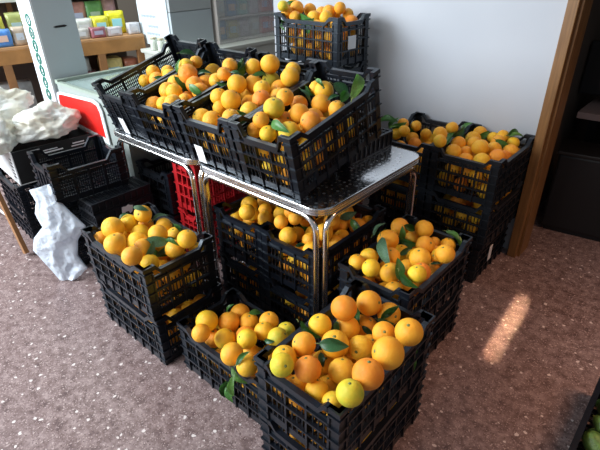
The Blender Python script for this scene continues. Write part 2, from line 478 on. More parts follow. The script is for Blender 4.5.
[0.1305,0.2117,0.1231,0.0361,"d",0,1],
[0.0604,0.1752,0.1298,0.0402,"y",0,1],
[0.2643,0.3987,0.1455,0.0414,"o",0,0],
[0.2561,0.0557,0.1429,0.0369,"y",0,1],
[0.2272,0.1756,0.1547,0.0407,"o",0,1],
[0.1273,0.1136,0.1575,0.0413,"d",0,1],
[0.1922,0.2539,0.1622,0.0372,"o",0,0]],"Q3":[[0.1224,0.2171,0.0525,0.0405,"o",0,0],
[0.1675,0.1343,0.0543,0.0423,"o",0,0],
[0.243,0.0652,0.0545,0.0425,"o",0,1],
[0.133,0.0539,0.0481,0.0361,"o",0,0],
[0.1634,0.3262,0.0832,0.0407,"o",0,0],
[0.1169,0.3969,0.1072,0.0425,"y",0,1],
[0.2699,0.3626,0.1089,0.0419,"o",0,0],
[0.0523,0.2002,0.1034,0.0376,"o",0,0],
[0.277,0.111,0.1161,0.0425,"y",0,0],
[0.2153,0.1689,0.1114,0.0411,"o",0,1],
[0.1928,0.054,0.1144,0.0377,"o",0,0],
[0.1105,0.2627,0.1148,0.0388,"d",0,1],
[0.0606,0.3255,0.1194,0.0377,"o",0,1],
[0.2563,0.2599,0.1163,0.0381,"o",0,0],
[0.0468,0.2224,0.2297,0.032,"o",1,1],
[0.0472,0.1547,0.1898,0.032,"y",1,1],
[0.0461,0.3781,0.1787,0.032,"o",1,1],
[0.1314,0.3455,0.1572,0.032,"o",1,1],
[0.101,0.1437,0.2212,0.032,"y",1,1]],"Q2":[[0.1326,0.167,0.0535,0.0415,"y",0,0],
[0.2161,0.0744,0.0525,0.0405,"y",0,0],
[0.2414,0.315,0.0493,0.0373,"o",0,0],
[0.1322,0.0733,0.0509,0.0389,"d",0,1],
[0.0765,0.2157,0.0748,0.037,"o",0,0],
[0.0598,0.11,0.0532,0.0412,"o",0,1],
[0.1963,0.151,0.0999,0.0391,"o",0,0],
[0.1633,0.0567,0.12,0.0398,"o",0,1],
[0.1388,0.2133,0.1143,0.0364,"o",0,0],
[0.1013,0.1156,0.1228,0.0413,"o",0,1],
[0.2523,0.0572,0.1188,0.0382,"o",0,0],
[0.2094,0.2136,0.147,0.0416,"o",0,0],
[0.0893,0.2713,0.1235,0.0391,"d",0,0],
[0.0674,0.1948,0.1456,0.0385,"y",0,0],
[0.2545,0.146,0.1475,0.0375,"o",0,0],
[0.0627,0.0546,0.1551,0.0389,"o",0,0]],"B5":[[0.3514,0.1752,0.0533,0.0413,"y",0,0],
[0.3181,0.0936,0.0483,0.0363,"o",0,1],
[0.2226,0.0638,0.0547,0.0427,"o",0,1],
[0.2325,0.2149,0.0532,0.0412,"d",0,0],
[0.0902,0.0952,0.052,0.04,"o",0,1],
[0.4039,0.06,0.05,0.038,"o",0,0],
[0.4204,0.2173,0.0648,0.0416,"d",0,0],
[0.2561,0.136,0.0489,0.0369,"o",0,0],
[0.157,0.1977,0.08,0.0389,"o",0,0],
[0.4022,0.135,0.101,0.0405,"o",0,0],
[0.2912,0.2172,0.1032,0.0371,"o",0,0],
[0.1521,0.0792,0.1032,0.0407,"o",0,1],
[0.2942,0.065,0.1126,0.0391,"o",0,1],
[0.2164,0.1449,0.1164,0.0422,"o",0,0],
[0.0515,0.0788,0.1149,0.0368,"y",0,1],
[0.4241,0.0606,0.1229,0.0388,"o",0,0],
[0.3215,0.1434,0.118,0.038,"d",0,0],
[0.1051,0.1501,0.1072,0.0377,"o",0,0],
[0.3891,0.2138,0.1419,0.0428,"o",0,1],
[0.3572,0.085,0.1484,0.0372,"o",0,1],
[0.1803,0.2254,0.1463,0.0377,"o",0,0],
[0.2049,0.0546,0.1558,0.039,"o",0,1],
[0.1075,0.0574,0.1615,0.0371,"d",0,1],
[0.0553,0.1369,0.1611,0.0379,"y",0,0],
[0.0495,0.0511,0.2563,0.0348,"o",1,1],
[0.07,-0.0006,0.2934,0.032,"g",1,1],
[-0.0007,0.1543,0.2898,0.032,"o",1,0],
[0.3636,0.2337,0.2484,0.032,"o",1,1],
[0.2717,0.227,0.249,0.0374,"o",1,0],
[0.1141,0.0517,0.233,0.0344,"o",1,1],
[0.0616,0.1242,0.273,0.041,"d",1,1],
[0.073,0.2266,0.2547,0.039,"o",1,1],
[0.2869,0.1549,0.261,0.0394,"o",1,1],
[0.35,0.1763,0.2835,0.0333,"o",1,1],
[0.2872,0.056,0.1897,0.04,"o",1,1],
[0.4182,0.0709,0.2015,0.042,"o",1,0],
[0.2147,0.1063,0.2283,0.0428,"o",1,1],
[0.4236,0.1882,0.2124,0.041,"d",1,1],
[0.3408,0.0655,0.2428,0.0373,"o",1,1],
[0.19,0.2032,0.246,0.0375,"o",1,1]]}
LEAVES=[["F2",-0.7446,0.8587,0.4902,0.0523,-0.9506,0.306,0.984,-0.0031,-0.1779,0.0821,"g"],["F2",-0.6233,0.8297,0.525,0.4174,-0.619,0.6653,0.8325,0.554,-0.0068,0.0776,"d"],["F2",-0.6931,0.9392,0.4751,0.0672,-0.8037,0.5913,0.5495,-0.4648,-0.6942,0.0409,"g"],["F2",-0.6269,1.02,0.4446,0.535,-0.6622,0.5246,0.8103,0.2264,-0.5406,0.0464,"d"],["F2",-0.6785,1.031,0.4583,-0.1645,-0.5834,0.7954,0.5999,-0.6993,-0.3889,0.077,"g"],["F2",-0.5896,1.086,0.5051,0.3676,-0.5999,0.7107,0.4129,0.79,0.4533,0.0658,"g"],["F2",-0.5905,1.0649,0.4759,0.3549,-0.8754,0.3284,0.9336,0.3505,-0.0747,0.0515,"d"],["F2",-0.4842,1.0639,0.3753,0.802,0.0484,0.5954,0.5974,-0.0649,-0.7993,0.0718,"g"],["F2",-0.4841,1.0726,0.4109,0.9131,-0.3822,0.1422,0.2374,0.2148,-0.9474,0.0519,"g"],["F2",-0.6579,0.8168,0.4513,0.357,-0.5206,0.7756,0.6215,-0.4874,-0.6133,0.0396,"d"],["F2",-0.702,0.7644,0.4747,0.4557,-0.8892,-0.0412,0.8569,0.4256,0.2909,0.0265,"g"],["G1",-1.0627,0.7345,0.0991,0.294,-0.8704,0.3949,0.1773,0.4556,0.8723,0.079,"g"],["G1",-1.0166,0.7345,0.1442,0.2888,-0.873,0.3931,-0.1444,0.3662,0.9193,0.0751,"l"],["G1",-0.9742,0.7345,0.2218,0.2874,-0.8769,0.3853,0.898,0.1068,-0.4268,0.0666,"l"],["G1",-1.0344,0.731,0.0883,0.2871,-0.8705,0.3997,0.5728,-0.1784,-0.8001,0.0608,"g"],["G1",-1.2363,0.8,0.1393,0.4323,-0.3138,0.8454,0.7074,0.6994,-0.1022,0.0656,"b"],["G1",-1.281,0.9609,0.2273,-0.222,-0.6415,0.7343,0.3354,0.6569,0.6753,0.0432,"g"],["G1",-1.1597,0.9975,0.2403,0.4327,0.306,0.848,0.2355,0.8696,-0.434,0.056,"g"],["G1",-0.9474,0.7415,0.3274,0.1034,-0.3102,0.945,0.0516,0.9505,0.3064,0.06,"g"],["G1",-0.9563,0.8793,0.2975,0.217,-0.8339,0.5075,0.91,0.361,0.2039,0.0361,"d"],["L2",-1.7297,0.964,0.5081,0.0708,-0.3144,0.9467,0.483,0.8412,0.2432,0.0645,"b"],["L2",-1.5526,0.8456,0.5116,0.8644,-0.4808,0.1472,0.5028,0.8306,-0.2393,0.0805,"b"],["L2",-1.5789,0.9021,0.4725,0.7721,-0.0151,0.6354,0.2715,0.9118,-0.3082,0.0859,"g"],["L2",-1.547,0.7974,0.4947,0.9464,-0.0381,0.3209,-0.2015,0.7069,0.6781,0.0687,"b"],["L2",-1.5912,0.8544,0.431,0.6397,-0.7679,0.0336,0.6904,0.5548,-0.4643,0.0701,"g"],["L2",-1.5641,0.867,0.4501,0.85,-0.4539,0.2673,0.2703,0.8114,0.5182,0.0599,"b"],["L2",-1.7549,0.8988,0.5696,0.5855,-0.367,0.7228,0.7229,0.6399,-0.2607,0.0533,"b"],["L2",-1.6115,0.9791,0.4862,0.6292,-0.0489,0.7757,0.7739,0.1319,-0.6194,0.0532,"g"],["L2",-1.6893,0.7224,0.4269,0.76,-0.502,0.4127,0.5318,0.8454,0.0489,0.0519,"b"],["L2",-1.8197,0.8453,0.5352,0.2696,-0.3922,0.8795,0.3032,0.9014,0.3091,0.0417,"d"],["L2",-1.4819,0.8616,0.5264,0.4004,-0.3542,0.8451,0.9005,0.3229,-0.2913,0.0579,"g"],["M2",-0.792,1.3663,0.5165,-0.0524,-0.7317,0.6796,0.6789,-0.5252,-0.5131,0.1101,"b"],["M2",-0.7024,1.3243,0.4987,0.6003,-0.3225,0.7319,-0.4853,0.5805,0.6538,0.0759,"g"],["M2",-0.8169,1.6075,0.4348,0.2195,-0.9687,0.1163,0.9755,0.2158,-0.0436,0.0829,"g"],["M2",-0.7741,1.5109,0.4563,0.5924,-0.4827,0.645,0.3817,0.8732,0.3029,0.0591,"d"],["M2",-0.8017,1.5709,0.5286,0.8781,-0.2964,0.3757,0.467,0.7019,-0.5378,0.0562,"g"],["M2",-0.6424,1.6865,0.4792,0.6292,-0.0505,0.7756,0.7629,-0.1508,-0.6287,0.07,"l"],["M2",-0.6562,1.6856,0.4914,0.3309,-0.0629,0.9416,0.9422,-0.0336,-0.3334,0.0679,"g"],["M2",-0.6073,1.2236,0.551,-0.1206,-0.9924,0.0245,0.9486,-0.1224,-0.2919,0.0764,"g"],["M2",-0.6332,1.4995,0.4616,0.3323,-0.2737,0.9026,0.7312,0.6792,-0.0633,0.0396,"d"],["M2",-0.8802,1.4534,0.5499,-0.3259,-0.4973,0.8041,0.2669,0.7675,0.5828,0.0577,"b"],["M2",-0.8118,1.5299,0.5214,0.5887,-0.7794,0.2146,-0.1509,0.1549,0.9763,0.0522,"g"],["H2",-1.1059,1.5533,0.4911,0.6992,-0.6344,0.3295,0.5729,0.773,0.2725,0.0641,"b"],["H2",-1.0446,1.5396,0.4514,0.4938,-0.7781,0.3883,0.6388,0.0215,-0.7691,0.0724,"b"],["H2",-0.9968,1.6662,0.3952,0.9601,-0.2789,-0.0177,0.2781,0.9471,0.1605,0.0684,"g"],["H2",-1.0544,1.535,0.4609,0.3491,-0.7994,0.4891,0.7094,-0.1156,-0.6953,0.064,"g"],["H2",-1.2475,1.4288,0.4281,0.7203,-0.6882,-0.087,0.6903,0.7235,-0.0084,0.056,"g"],["H2",-1.1318,1.2571,0.4592,0.4294,-0.2105,0.8782,0.5345,0.8431,-0.0592,0.0445,"d"],["T4",-1.0662,1.5189,1.0949,0.6805,-0.0934,0.7268,-0.3902,0.7933,0.4673,0.113,"l"],["T4",-1.2669,1.5395,1.0674,0.2271,-0.6969,0.6802,0.8831,-0.147,-0.4455,0.054,"g"],["T4",-1.2042,1.6023,1.0297,0.988,-0.0133,0.1539,0.1103,0.7585,-0.6423,0.0907,"b"],["T4",-1.099,1.487,1.048,0.5675,-0.1184,0.8148,-0.2875,0.8988,0.3309,0.067,"g"],["T4",-1.1302,1.459,1.043,0.0588,-0.4771,0.8769,0.7038,0.6428,0.3025,0.0436,"d"],["T4",-1.3058,1.4942,1.0166,0.6735,-0.0154,0.7391,0.7391,0.0004,-0.6735,0.0633,"d"],["T4",-1.3366,1.5551,1.0176,0.1455,-0.9882,-0.0476,0.725,0.1392,-0.6745,0.0517,"g"],["T4",-1.1943,1.2169,0.9753,0.0598,-0.84,0.5393,0.9787,-0.057,-0.1974,0.0868,"g"],["T4",-1.2999,1.2904,0.9411,0.0689,-0.9956,0.0634,0.8877,0.0902,0.4514,0.0699,"d"],["T3",-1.4274,1.2709,0.9399,0.6207,-0.7319,-0.2811,0.7777,0.5291,0.3396,0.0711,"b"],["T3",-1.7037,1.4864,1.0775,0.985,0.1229,-0.1208,-0.0022,0.7096,0.7046,0.0712,"b"],["T3",-1.4514,1.2518,0.9705,0.2537,-0.9543,0.1578,0.9621,0.2659,0.0612,0.0502,"g"],["T3",-1.5893,1.5113,1.0596,0.705,0.036,0.7083,0.1812,0.9564,-0.229,0.071,"g"],["T3",-1.7009,1.4837,1.0698,0.9682,0.0693,-0.2404,0.0629,0.8625,0.5022,0.0889,"g"],["T3",-1.7114,1.51,1.0857,-0.0701,-0.9727,0.2212,0.0719,0.2163,0.9737,0.0637,"g"],["T3",-1.7067,1.3808,1.033,0.445,-0.6776,-0.5855,0.8004,0.5942,-0.0793,0.0499,"d"],["T3",-1.6308,1.4019,1.0806,0.423,-0.3817,0.8218,0.859,0.4575,-0.2297,0.0486,"d"],["T2",-1.9974,1.3675,0.9829,0.9823,-0.1843,0.034,0.1312,0.5467,-0.827,0.0927,"g"],["T2",-1.7881,1.2969,1.0003,0.6304,-0.7281,0.2691,0.6941,0.3736,-0.6153,0.0825,"g"],["T2",-1.9171,1.4447,1.0368,0.3304,-0.317,0.889,0.6466,0.7622,0.0315,0.0684,"d"],["T2",-2.04,1.4547,1.1102,0.5419,-0.0892,0.8357,0.5001,0.8333,-0.2354,0.0762,"d"],["T2",-2.0531,1.3975,1.057,0.2691,-0.9583,0.0959,0.1017,0.1273,0.9866,0.0682,"g"],["T1",-2.2534,1.4109,0.9753,0.903,-0.2912,0.316,0.3607,0.9133,-0.1893,0.0542,"g"],["R3",-0.9673,2.2364,0.7063,-0.3831,-0.6393,0.6668,0.1936,0.6502,0.7346,0.0823,"g"],["R3",-0.9491,2.2785,0.7346,0.9476,-0.3194,-0.0086,0.2714,0.7902,0.5496,0.0823,"d"],["R3",-0.9638,2.402,0.7228,-0.2559,-0.5372,0.8037,0.539,0.6109,0.5799,0.062,"g"],["R3",-0.9632,2.3875,0.6867,-0.4676,-0.7109,0.5253,-0.1,0.6331,0.7676,0.0651,"d"],["R3",-0.7488,2.3742,0.6762,0.7047,-0.7004,0.1133,0.6262,0.5389,-0.5634,0.0895,"g"],["R3",-0.886,2.449,0.6793,0.571,-0.8043,0.1647,0.5694,0.5324,0.6263,0.0672,"g"],["R3",-0.7254,2.4681,0.7063,0.2385,-0.3058,0.9217,0.8349,0.5494,-0.0337,0.0622,"l"],["R3",-0.7468,2.4819,0.7144,0.8067,-0.2661,0.5277,0.2753,0.9593,0.0629,0.0686,"g"],["Q3",-1.336,2.2144,0.7282,-0.1794,-0.5852,0.7908,0.9819,-0.0563,0.181,0.115,"g"],["Q3",-1.3315,2.2604,0.698,-0.3656,-0.9177,0.1554,0.5519,-0.0793,0.8301,0.0908,"g"],["Q3",-1.285,2.2346,0.6977,0.2285,-0.2771,0.9333,0.831,0.555,-0.0387,0.0668,"l"],["Q3",-1.2801,2.249,0.6972,0.2271,-0.9705,0.0809,0.7777,0.2307,0.5847,0.0827,"g"],["Q3",-1.3018,2.4189,0.6394,-0.1253,-0.9917,-0.0285,0.848,-0.0921,-0.522,0.0662,"g"],["B5",-1.9523,2.2388,1.2045,-0.1749,-0.9846,0.0038,0.9844,-0.1749,-0.0203,0.115,"g"],["B5",-1.8662,2.1836,1.179,0.007,-0.9777,0.2101,0.3811,0.1969,0.9033,0.0842,"g"],["B5",-2.112,2.1887,1.2033,0.0139,-0.9175,-0.3975,0.8611,0.2131,-0.4617,0.0751,"g"],["B5",-2.0796,2.1776,1.1654,-0.1302,-0.9415,0.3108,0.6432,-0.3188,-0.6962,0.0626,"g"],["B5",-1.9313,2.2304,1.1882,0.1068,-0.9681,-0.2267,0.9204,0.01,0.3908,0.0937,"d"],["B5",-2.1249,2.2948,1.2784,0.3866,-0.9044,0.1806,0.8173,0.4267,0.3872,0.0591,"g"]]
BAG=[[[-2.452,0.688,0.525],[-2.37,0.766,0.555]],[[-2.433,0.696,0.461],[-2.342,0.779,0.464]],[[-2.444,0.678,0.401],[-2.31,0.8,0.408]],[[-2.421,0.689,0.327],[-2.256,0.838,0.323]],[[-2.464,0.641,0.26],[-2.294,0.793,0.244]],[[-2.476,0.621,0.19],[-2.302,0.774,0.156]],[[-2.434,0.647,0.105],[-2.269,0.793,0.076]],[[-2.389,0.674,0.004],[-2.321,0.739,0.01]]]
SIGN=[[-3.266,0.6],[-3.266,0.735],[-3.25,0.775],[-3.214,0.785],[-2.76,0.81],[-2.7,0.795],[-2.675,0.75],[-2.665,0.55]]
CAM=[[-0.5819483953080541,0.6437749558772614,-0.49688013784373675],[0.7477078820883911,0.6638440643200119,-0.015619901727619971],[-0.31979522864056825,0.3806111722641862,0.8676785967663422]]
SUNPOS=(-.25,.2,3.2)

# ------------------------------------------------------------------ materials
MATS = {}
def new_mat(name):
    m = bpy.data.materials.new(name); m.use_nodes = True
    nt = m.node_tree; b = nt.nodes['Principled BSDF']
    if 'plastic' in name: b.inputs['Specular Tint'].default_value = (.78, .9, 1, 1)
    return m, nt, b
def mat(name, col, rough=.5, metal=0., bump=0., bscale=40., var=0., vscale=8., spec=.5, trans=0., alpha=1., emit=None, es=0, coat=0):
    if name in MATS: return MATS[name]
    m, nt, b = new_mat(name)
    b.inputs['Base Color'].default_value = (*col, 1); b.inputs['Roughness'].default_value = rough
    b.inputs['Metallic'].default_value = metal; b.inputs['Specular IOR Level'].default_value = spec
    b.inputs['Transmission Weight'].default_value = trans; b.inputs['Alpha'].default_value = alpha
    b.inputs['Coat Weight'].default_value = coat
    if emit: b.inputs['Emission Color'].default_value = (*emit, 1); b.inputs['Emission Strength'].default_value = es
    tc = nt.nodes.new('ShaderNodeTexCoord')
    if var:
        n = nt.nodes.new('ShaderNodeTexNoise'); n.inputs['Scale'].default_value = vscale; n.inputs['Detail'].default_value = 5
        nt.links.new(tc.outputs['Object'], n.inputs['Vector'])
        r = nt.nodes.new('ShaderNodeValToRGB')
        r.color_ramp.elements[0].position = .3; r.color_ramp.elements[1].position = .7
        r.color_ramp.elements[0].color = (*[c*(1-var) for c in col], 1); r.color_ramp.elements[1].color = (*[min(1, c*(1+var)) for c in col], 1)
        nt.links.new(n.outputs['Fac'], r.inputs['Fac']); nt.links.new(r.outputs['Color'], b.inputs['Base Color'])
    if bump:
        n2 = nt.nodes.new('ShaderNodeTexNoise'); n2.inputs['Scale'].default_value = bscale; n2.inputs['Detail'].default_value = 3
        nt.links.new(tc.outputs['Object'], n2.inputs['Vector'])
        bp = nt.nodes.new('ShaderNodeBump'); bp.inputs['Strength'].default_value = bump; bp.inputs['Distance'].default_value = .004
        nt.links.new(n2.outputs['Fac'], bp.inputs['Height']); nt.links.new(bp.outputs['Normal'], b.inputs['Normal'])
    MATS[name] = m
    return m
def orange_mat(name, c1, c2, c3=None):
    m, nt, b = new_mat(name)
    b.inputs['Roughness'].default_value = .42; b.inputs['Specular IOR Level'].default_value = .35
    tc = nt.nodes.new('ShaderNodeTexCoord'); oi = nt.nodes.new('ShaderNodeObjectInfo')
    ad = nt.nodes.new('ShaderNodeVectorMath'); ad.operation = 'ADD'
    mu = nt.nodes.new('ShaderNodeMath'); mu.operation = 'MULTIPLY'; mu.inputs[1].default_value = 37
    nt.links.new(oi.outputs['Random'], mu.inputs[0]); nt.links.new(tc.outputs['Object'], ad.inputs[0]); nt.links.new(mu.outputs[0], ad.inputs[1])
    n = nt.nodes.new('ShaderNodeTexNoise'); n.inputs['Scale'].default_value = .9; n.inputs['Detail'].default_value = 2
    nt.links.new(ad.outputs[0], n.inputs['Vector'])
    r = nt.nodes.new('ShaderNodeValToRGB'); e = r.color_ramp.elements
    e[0].position = .36; e[0].color = (*c1, 1); e[1].position = .6; e[1].color = (*c2, 1)
    if c3: k = e.new(.74); k.color = (*c3, 1)
    nt.links.new(n.outputs['Fac'], r.inputs['Fac'])
    h = nt.nodes.new('ShaderNodeHueSaturation')
    mr = nt.nodes.new('ShaderNodeMapRange'); mr.inputs[3].default_value = .489; mr.inputs[4].default_value = .509
    nt.links.new(oi.outputs['Random'], mr.inputs[0]); nt.links.new(mr.outputs[0], h.inputs['Hue'])
    nt.links.new(r.outputs['Color'], h.inputs['Color']); nt.links.new(h.outputs['Color'], b.inputs['Base Color'])
    v = nt.nodes.new('ShaderNodeTexVoronoi'); v.inputs['Scale'].default_value = 22
    nt.links.new(tc.outputs['Object'], v.inputs['Vector'])
    bp = nt.nodes.new('ShaderNodeBump'); bp.inputs['Strength'].default_value = .25; bp.inputs['Distance'].default_value = .03
    nt.links.new(v.outputs['Distance'], bp.inputs['Height']); nt.links.new(bp.outputs['Normal'], b.inputs['Normal'])
    return m
OM = {'o': orange_mat('orange_peel', (.86, .385, .020), (.90, .47, .035)),
      'd': orange_mat('deep_orange_peel', (.85, .29, .02), (.90, .37, .035)),
      'y': orange_mat('yellow_peel', (.87, .47, .022), (.87, .53, .03), (.70, .54, .035)),
      'g': orange_mat('greenish_peel', (.82, .54, .03), (.58, .53, .04), (.38, .46, .04))}
BLACK = mat('black_plastic', (.005, .0065, .0105), .34, bump=.15, bscale=60, var=.35, vscale=12, spec=.5)
BLACK2 = mat('dusty_black_plastic', (.008, .0095, .013), .42, bump=.15, bscale=60, var=.4, vscale=14)
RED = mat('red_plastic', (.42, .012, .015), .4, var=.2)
RED_SHADE = mat('shaded_red_plastic', (.06, .008, .010), .6, var=.3)  # red plastic with the shade deep under the tables put into its colour
LEAF = {'g': mat('leaf_green', (.075, .22, .045), .38, var=.35, vscale=30), 'd': mat('leaf_dark', (.035, .12, .04), .35, var=.3, vscale=30),
        'l': mat('leaf_light', (.16, .34, .07), .4, var=.3, vscale=30), 'b': mat('leaf_bluish', (.12, .25, .14), .5, var=.35, vscale=30)}
STEMM = mat('stem_green', (.16, .20, .05), .6, var=.3)
CHROME = mat('polished_steel_tube', (.82, .80, .77), .2, metal=1, var=.08, vscale=5)
WOOD = mat('brown_wood', (.27, .125, .045), .45, bump=.2, var=.25, vscale=6)
WOODL = mat('light_wood', (.50, .27, .12), .5, var=.2)
WHITE = mat('white_board', (.62, .70, .73), .5)
PAPER = mat('white_paper', (.75, .77, .78), .6)
GREY = mat('grey_enamel', (.47, .53, .55), .4)
DARK = mat('dark_metal', (.004, .004, .005), .5)
def wood_mat(name, a, b_):
    m, nt, b = new_mat(name); b.inputs['Roughness'].default_value = .42
    tc = nt.nodes.new('ShaderNodeTexCoord'); mp = nt.nodes.new('ShaderNodeMapping'); mp.inputs['Scale'].default_value = (14, 14, .8)
    n = nt.nodes.new('ShaderNodeTexNoise'); n.inputs['Scale'].default_value = 5; n.inputs['Detail'].default_value = 6
    r = nt.nodes.new('ShaderNodeValToRGB'); r.color_ramp.elements[0].position = .32; r.color_ramp.elements[1].position = .68
    r.color_ramp.elements[0].color = (*a, 1); r.color_ramp.elements[1].color = (*b_, 1)
    nt.links.new(tc.outputs['Object'], mp.inputs[0]); nt.links.new(mp.outputs[0], n.inputs['Vector']); nt.links.new(n.outputs['Fac'], r.inputs['Fac'])
    nt.links.new(r.outputs['Color'], b.inputs['Base Color'])
    return m
JAMB = wood_mat('jamb_wood', (.15, .070, .022), (.27, .135, .045))
def terrazzo():
    m, nt, b = new_mat('terrazzo'); N = nt.nodes.new; K = nt.links.new
    tc = N('ShaderNodeTexCoord')
    def ramp(src, els):
        r = N('ShaderNodeValToRGB'); e = r.color_ramp.elements
        e[0].position, e[0].color = els[0][0], (*els[0][1], 1); e[1].position, e[1].color = els[1][0], (*els[1][1], 1)
        for p, c in els[2:]: q = e.new(p); q.color = (*c, 1)
        K(src, r.inputs['Fac']); return r.outputs['Color']
    n = N('ShaderNodeTexNoise'); n.inputs['Scale'].default_value = 22; n.inputs['Detail'].default_value = 8; n.inputs['Roughness'].default_value = .78
    K(tc.outputs['Object'], n.inputs['Vector'])
    base = ramp(n.outputs['Fac'], [(.36, (.092, .056, .053)), (.50, (.205, .142, .133)), (.66, (.36, .275, .262))])
    # mid sized chips
    warp = N('ShaderNodeTexNoise'); warp.inputs['Scale'].default_value = 40; K(tc.outputs['Object'], warp.inputs['Vector'])
    sc = N('ShaderNodeVectorMath'); sc.operation = 'SCALE'; sc.inputs['Scale'].default_value = .02; K(warp.outputs['Color'], sc.inputs[0])
    ad = N('ShaderNodeVectorMath'); K(tc.outputs['Object'], ad.inputs[0]); K(sc.outputs[0], ad.inputs[1])
    def chips(scale, thr, prob, colr, prev):
        v = N('ShaderNodeTexVoronoi'); v.inputs['Scale'].default_value = scale; K(ad.outputs[0], v.inputs['Vector'])
        c1 = N('ShaderNodeMath'); c1.operation = 'LESS_THAN'; c1.inputs[1].default_value = thr; K(v.outputs['Distance'], c1.inputs[0])
        sp = N('ShaderNodeSeparateColor'); K(v.outputs['Color'], sp.inputs[0])
        c2 = N('ShaderNodeMath'); c2.operation = 'LESS_THAN'; c2.inputs[1].default_value = prob; K(sp.outputs[0], c2.inputs[0])
        mu = N('ShaderNodeMath'); mu.operation = 'MULTIPLY'; K(c1.outputs[0], mu.inputs[0]); K(c2.outputs[0], mu.inputs[1])
        mx = N('ShaderNodeMix'); mx.data_type = 'RGBA'; K(mu.outputs[0], mx.inputs['Factor']); K(prev, mx.inputs['A']); mx.inputs['B'].default_value = (*colr, 1)
        return mx.outputs['Result']
    c = chips(150, .36, .45, (.37, .28, .265), base)
    c = chips(110, .36, .25, (.135, .088, .082), c)
    c = chips(95, .34, .18, (.42, .33, .31), c)
    c = chips(44, .28, .14, (.66, .59, .56), c)
    K(c, b.inputs['Base Color']); b.inputs['Roughness'].default_value = .36; b.inputs['Specular IOR Level'].default_value = .4
    return m
def steel_top():
    m, nt, b = new_mat('dimpled_steel'); N = nt.nodes.new; K = nt.links.new
    b.inputs['Metallic'].default_value = 1; b.inputs['Base Color'].default_value = (.74, .75, .77, 1)
    tc = N('ShaderNodeTexCoord'); v = N('ShaderNodeTexVoronoi'); v.inputs['Scale'].default_value = 36; v.inputs['Randomness'].default_value = .25
    K(tc.outputs['Object'], v.inputs['Vector'])
    r = N('ShaderNodeMapRange'); r.inputs[1].default_value = .12; r.inputs[2].default_value = .42; r.inputs[3].default_value = .36; r.inputs[4].default_value = .15
    K(v.outputs['Distance'], r.inputs[0]); K(r.outputs[0], b.inputs['Roughness'])
    bp = N('ShaderNodeBump'); bp.inputs['Strength'].default_value = .08; bp.inputs['Distance'].default_value = .001
    K(v.outputs['Distance'], bp.inputs['Height']); K(bp.outputs['Normal'], b.inputs['Normal'])
    return m
def ribbed_edge():
    m, nt, b = new_mat('ribbed_aluminium'); N = nt.nodes.new; K = nt.links.new
    b.inputs['Metallic'].default_value = 1; b.inputs['Base Color'].default_value = (.62, .62, .62, 1); b.inputs['Roughness'].default_value = .25
    return m
def wall_mat():
    m, nt, b = new_mat('painted_wall'); N = nt.nodes.new; K = nt.links.new
    tc = N('ShaderNodeTexCoord'); n = N('ShaderNodeTexNoise'); n.inputs['Scale'].default_value = 1.6; n.inputs['Detail'].default_value = 6
    K(tc.outputs['Object'], n.inputs['Vector']); r = N('ShaderNodeValToRGB')
    r.color_ramp.elements[0].position = .35; r.color_ramp.elements[0].color = (.47, .49, .525, 1)
    r.color_ramp.elements[1].position = .65; r.color_ramp.elements[1].color = (.51, .53, .56, 1)
    K(n.outputs['Fac'], r.inputs['Fac']); K(r.outputs['Color'], b.inputs['Base Color']); b.inputs['Roughness'].default_value = .7
    return m
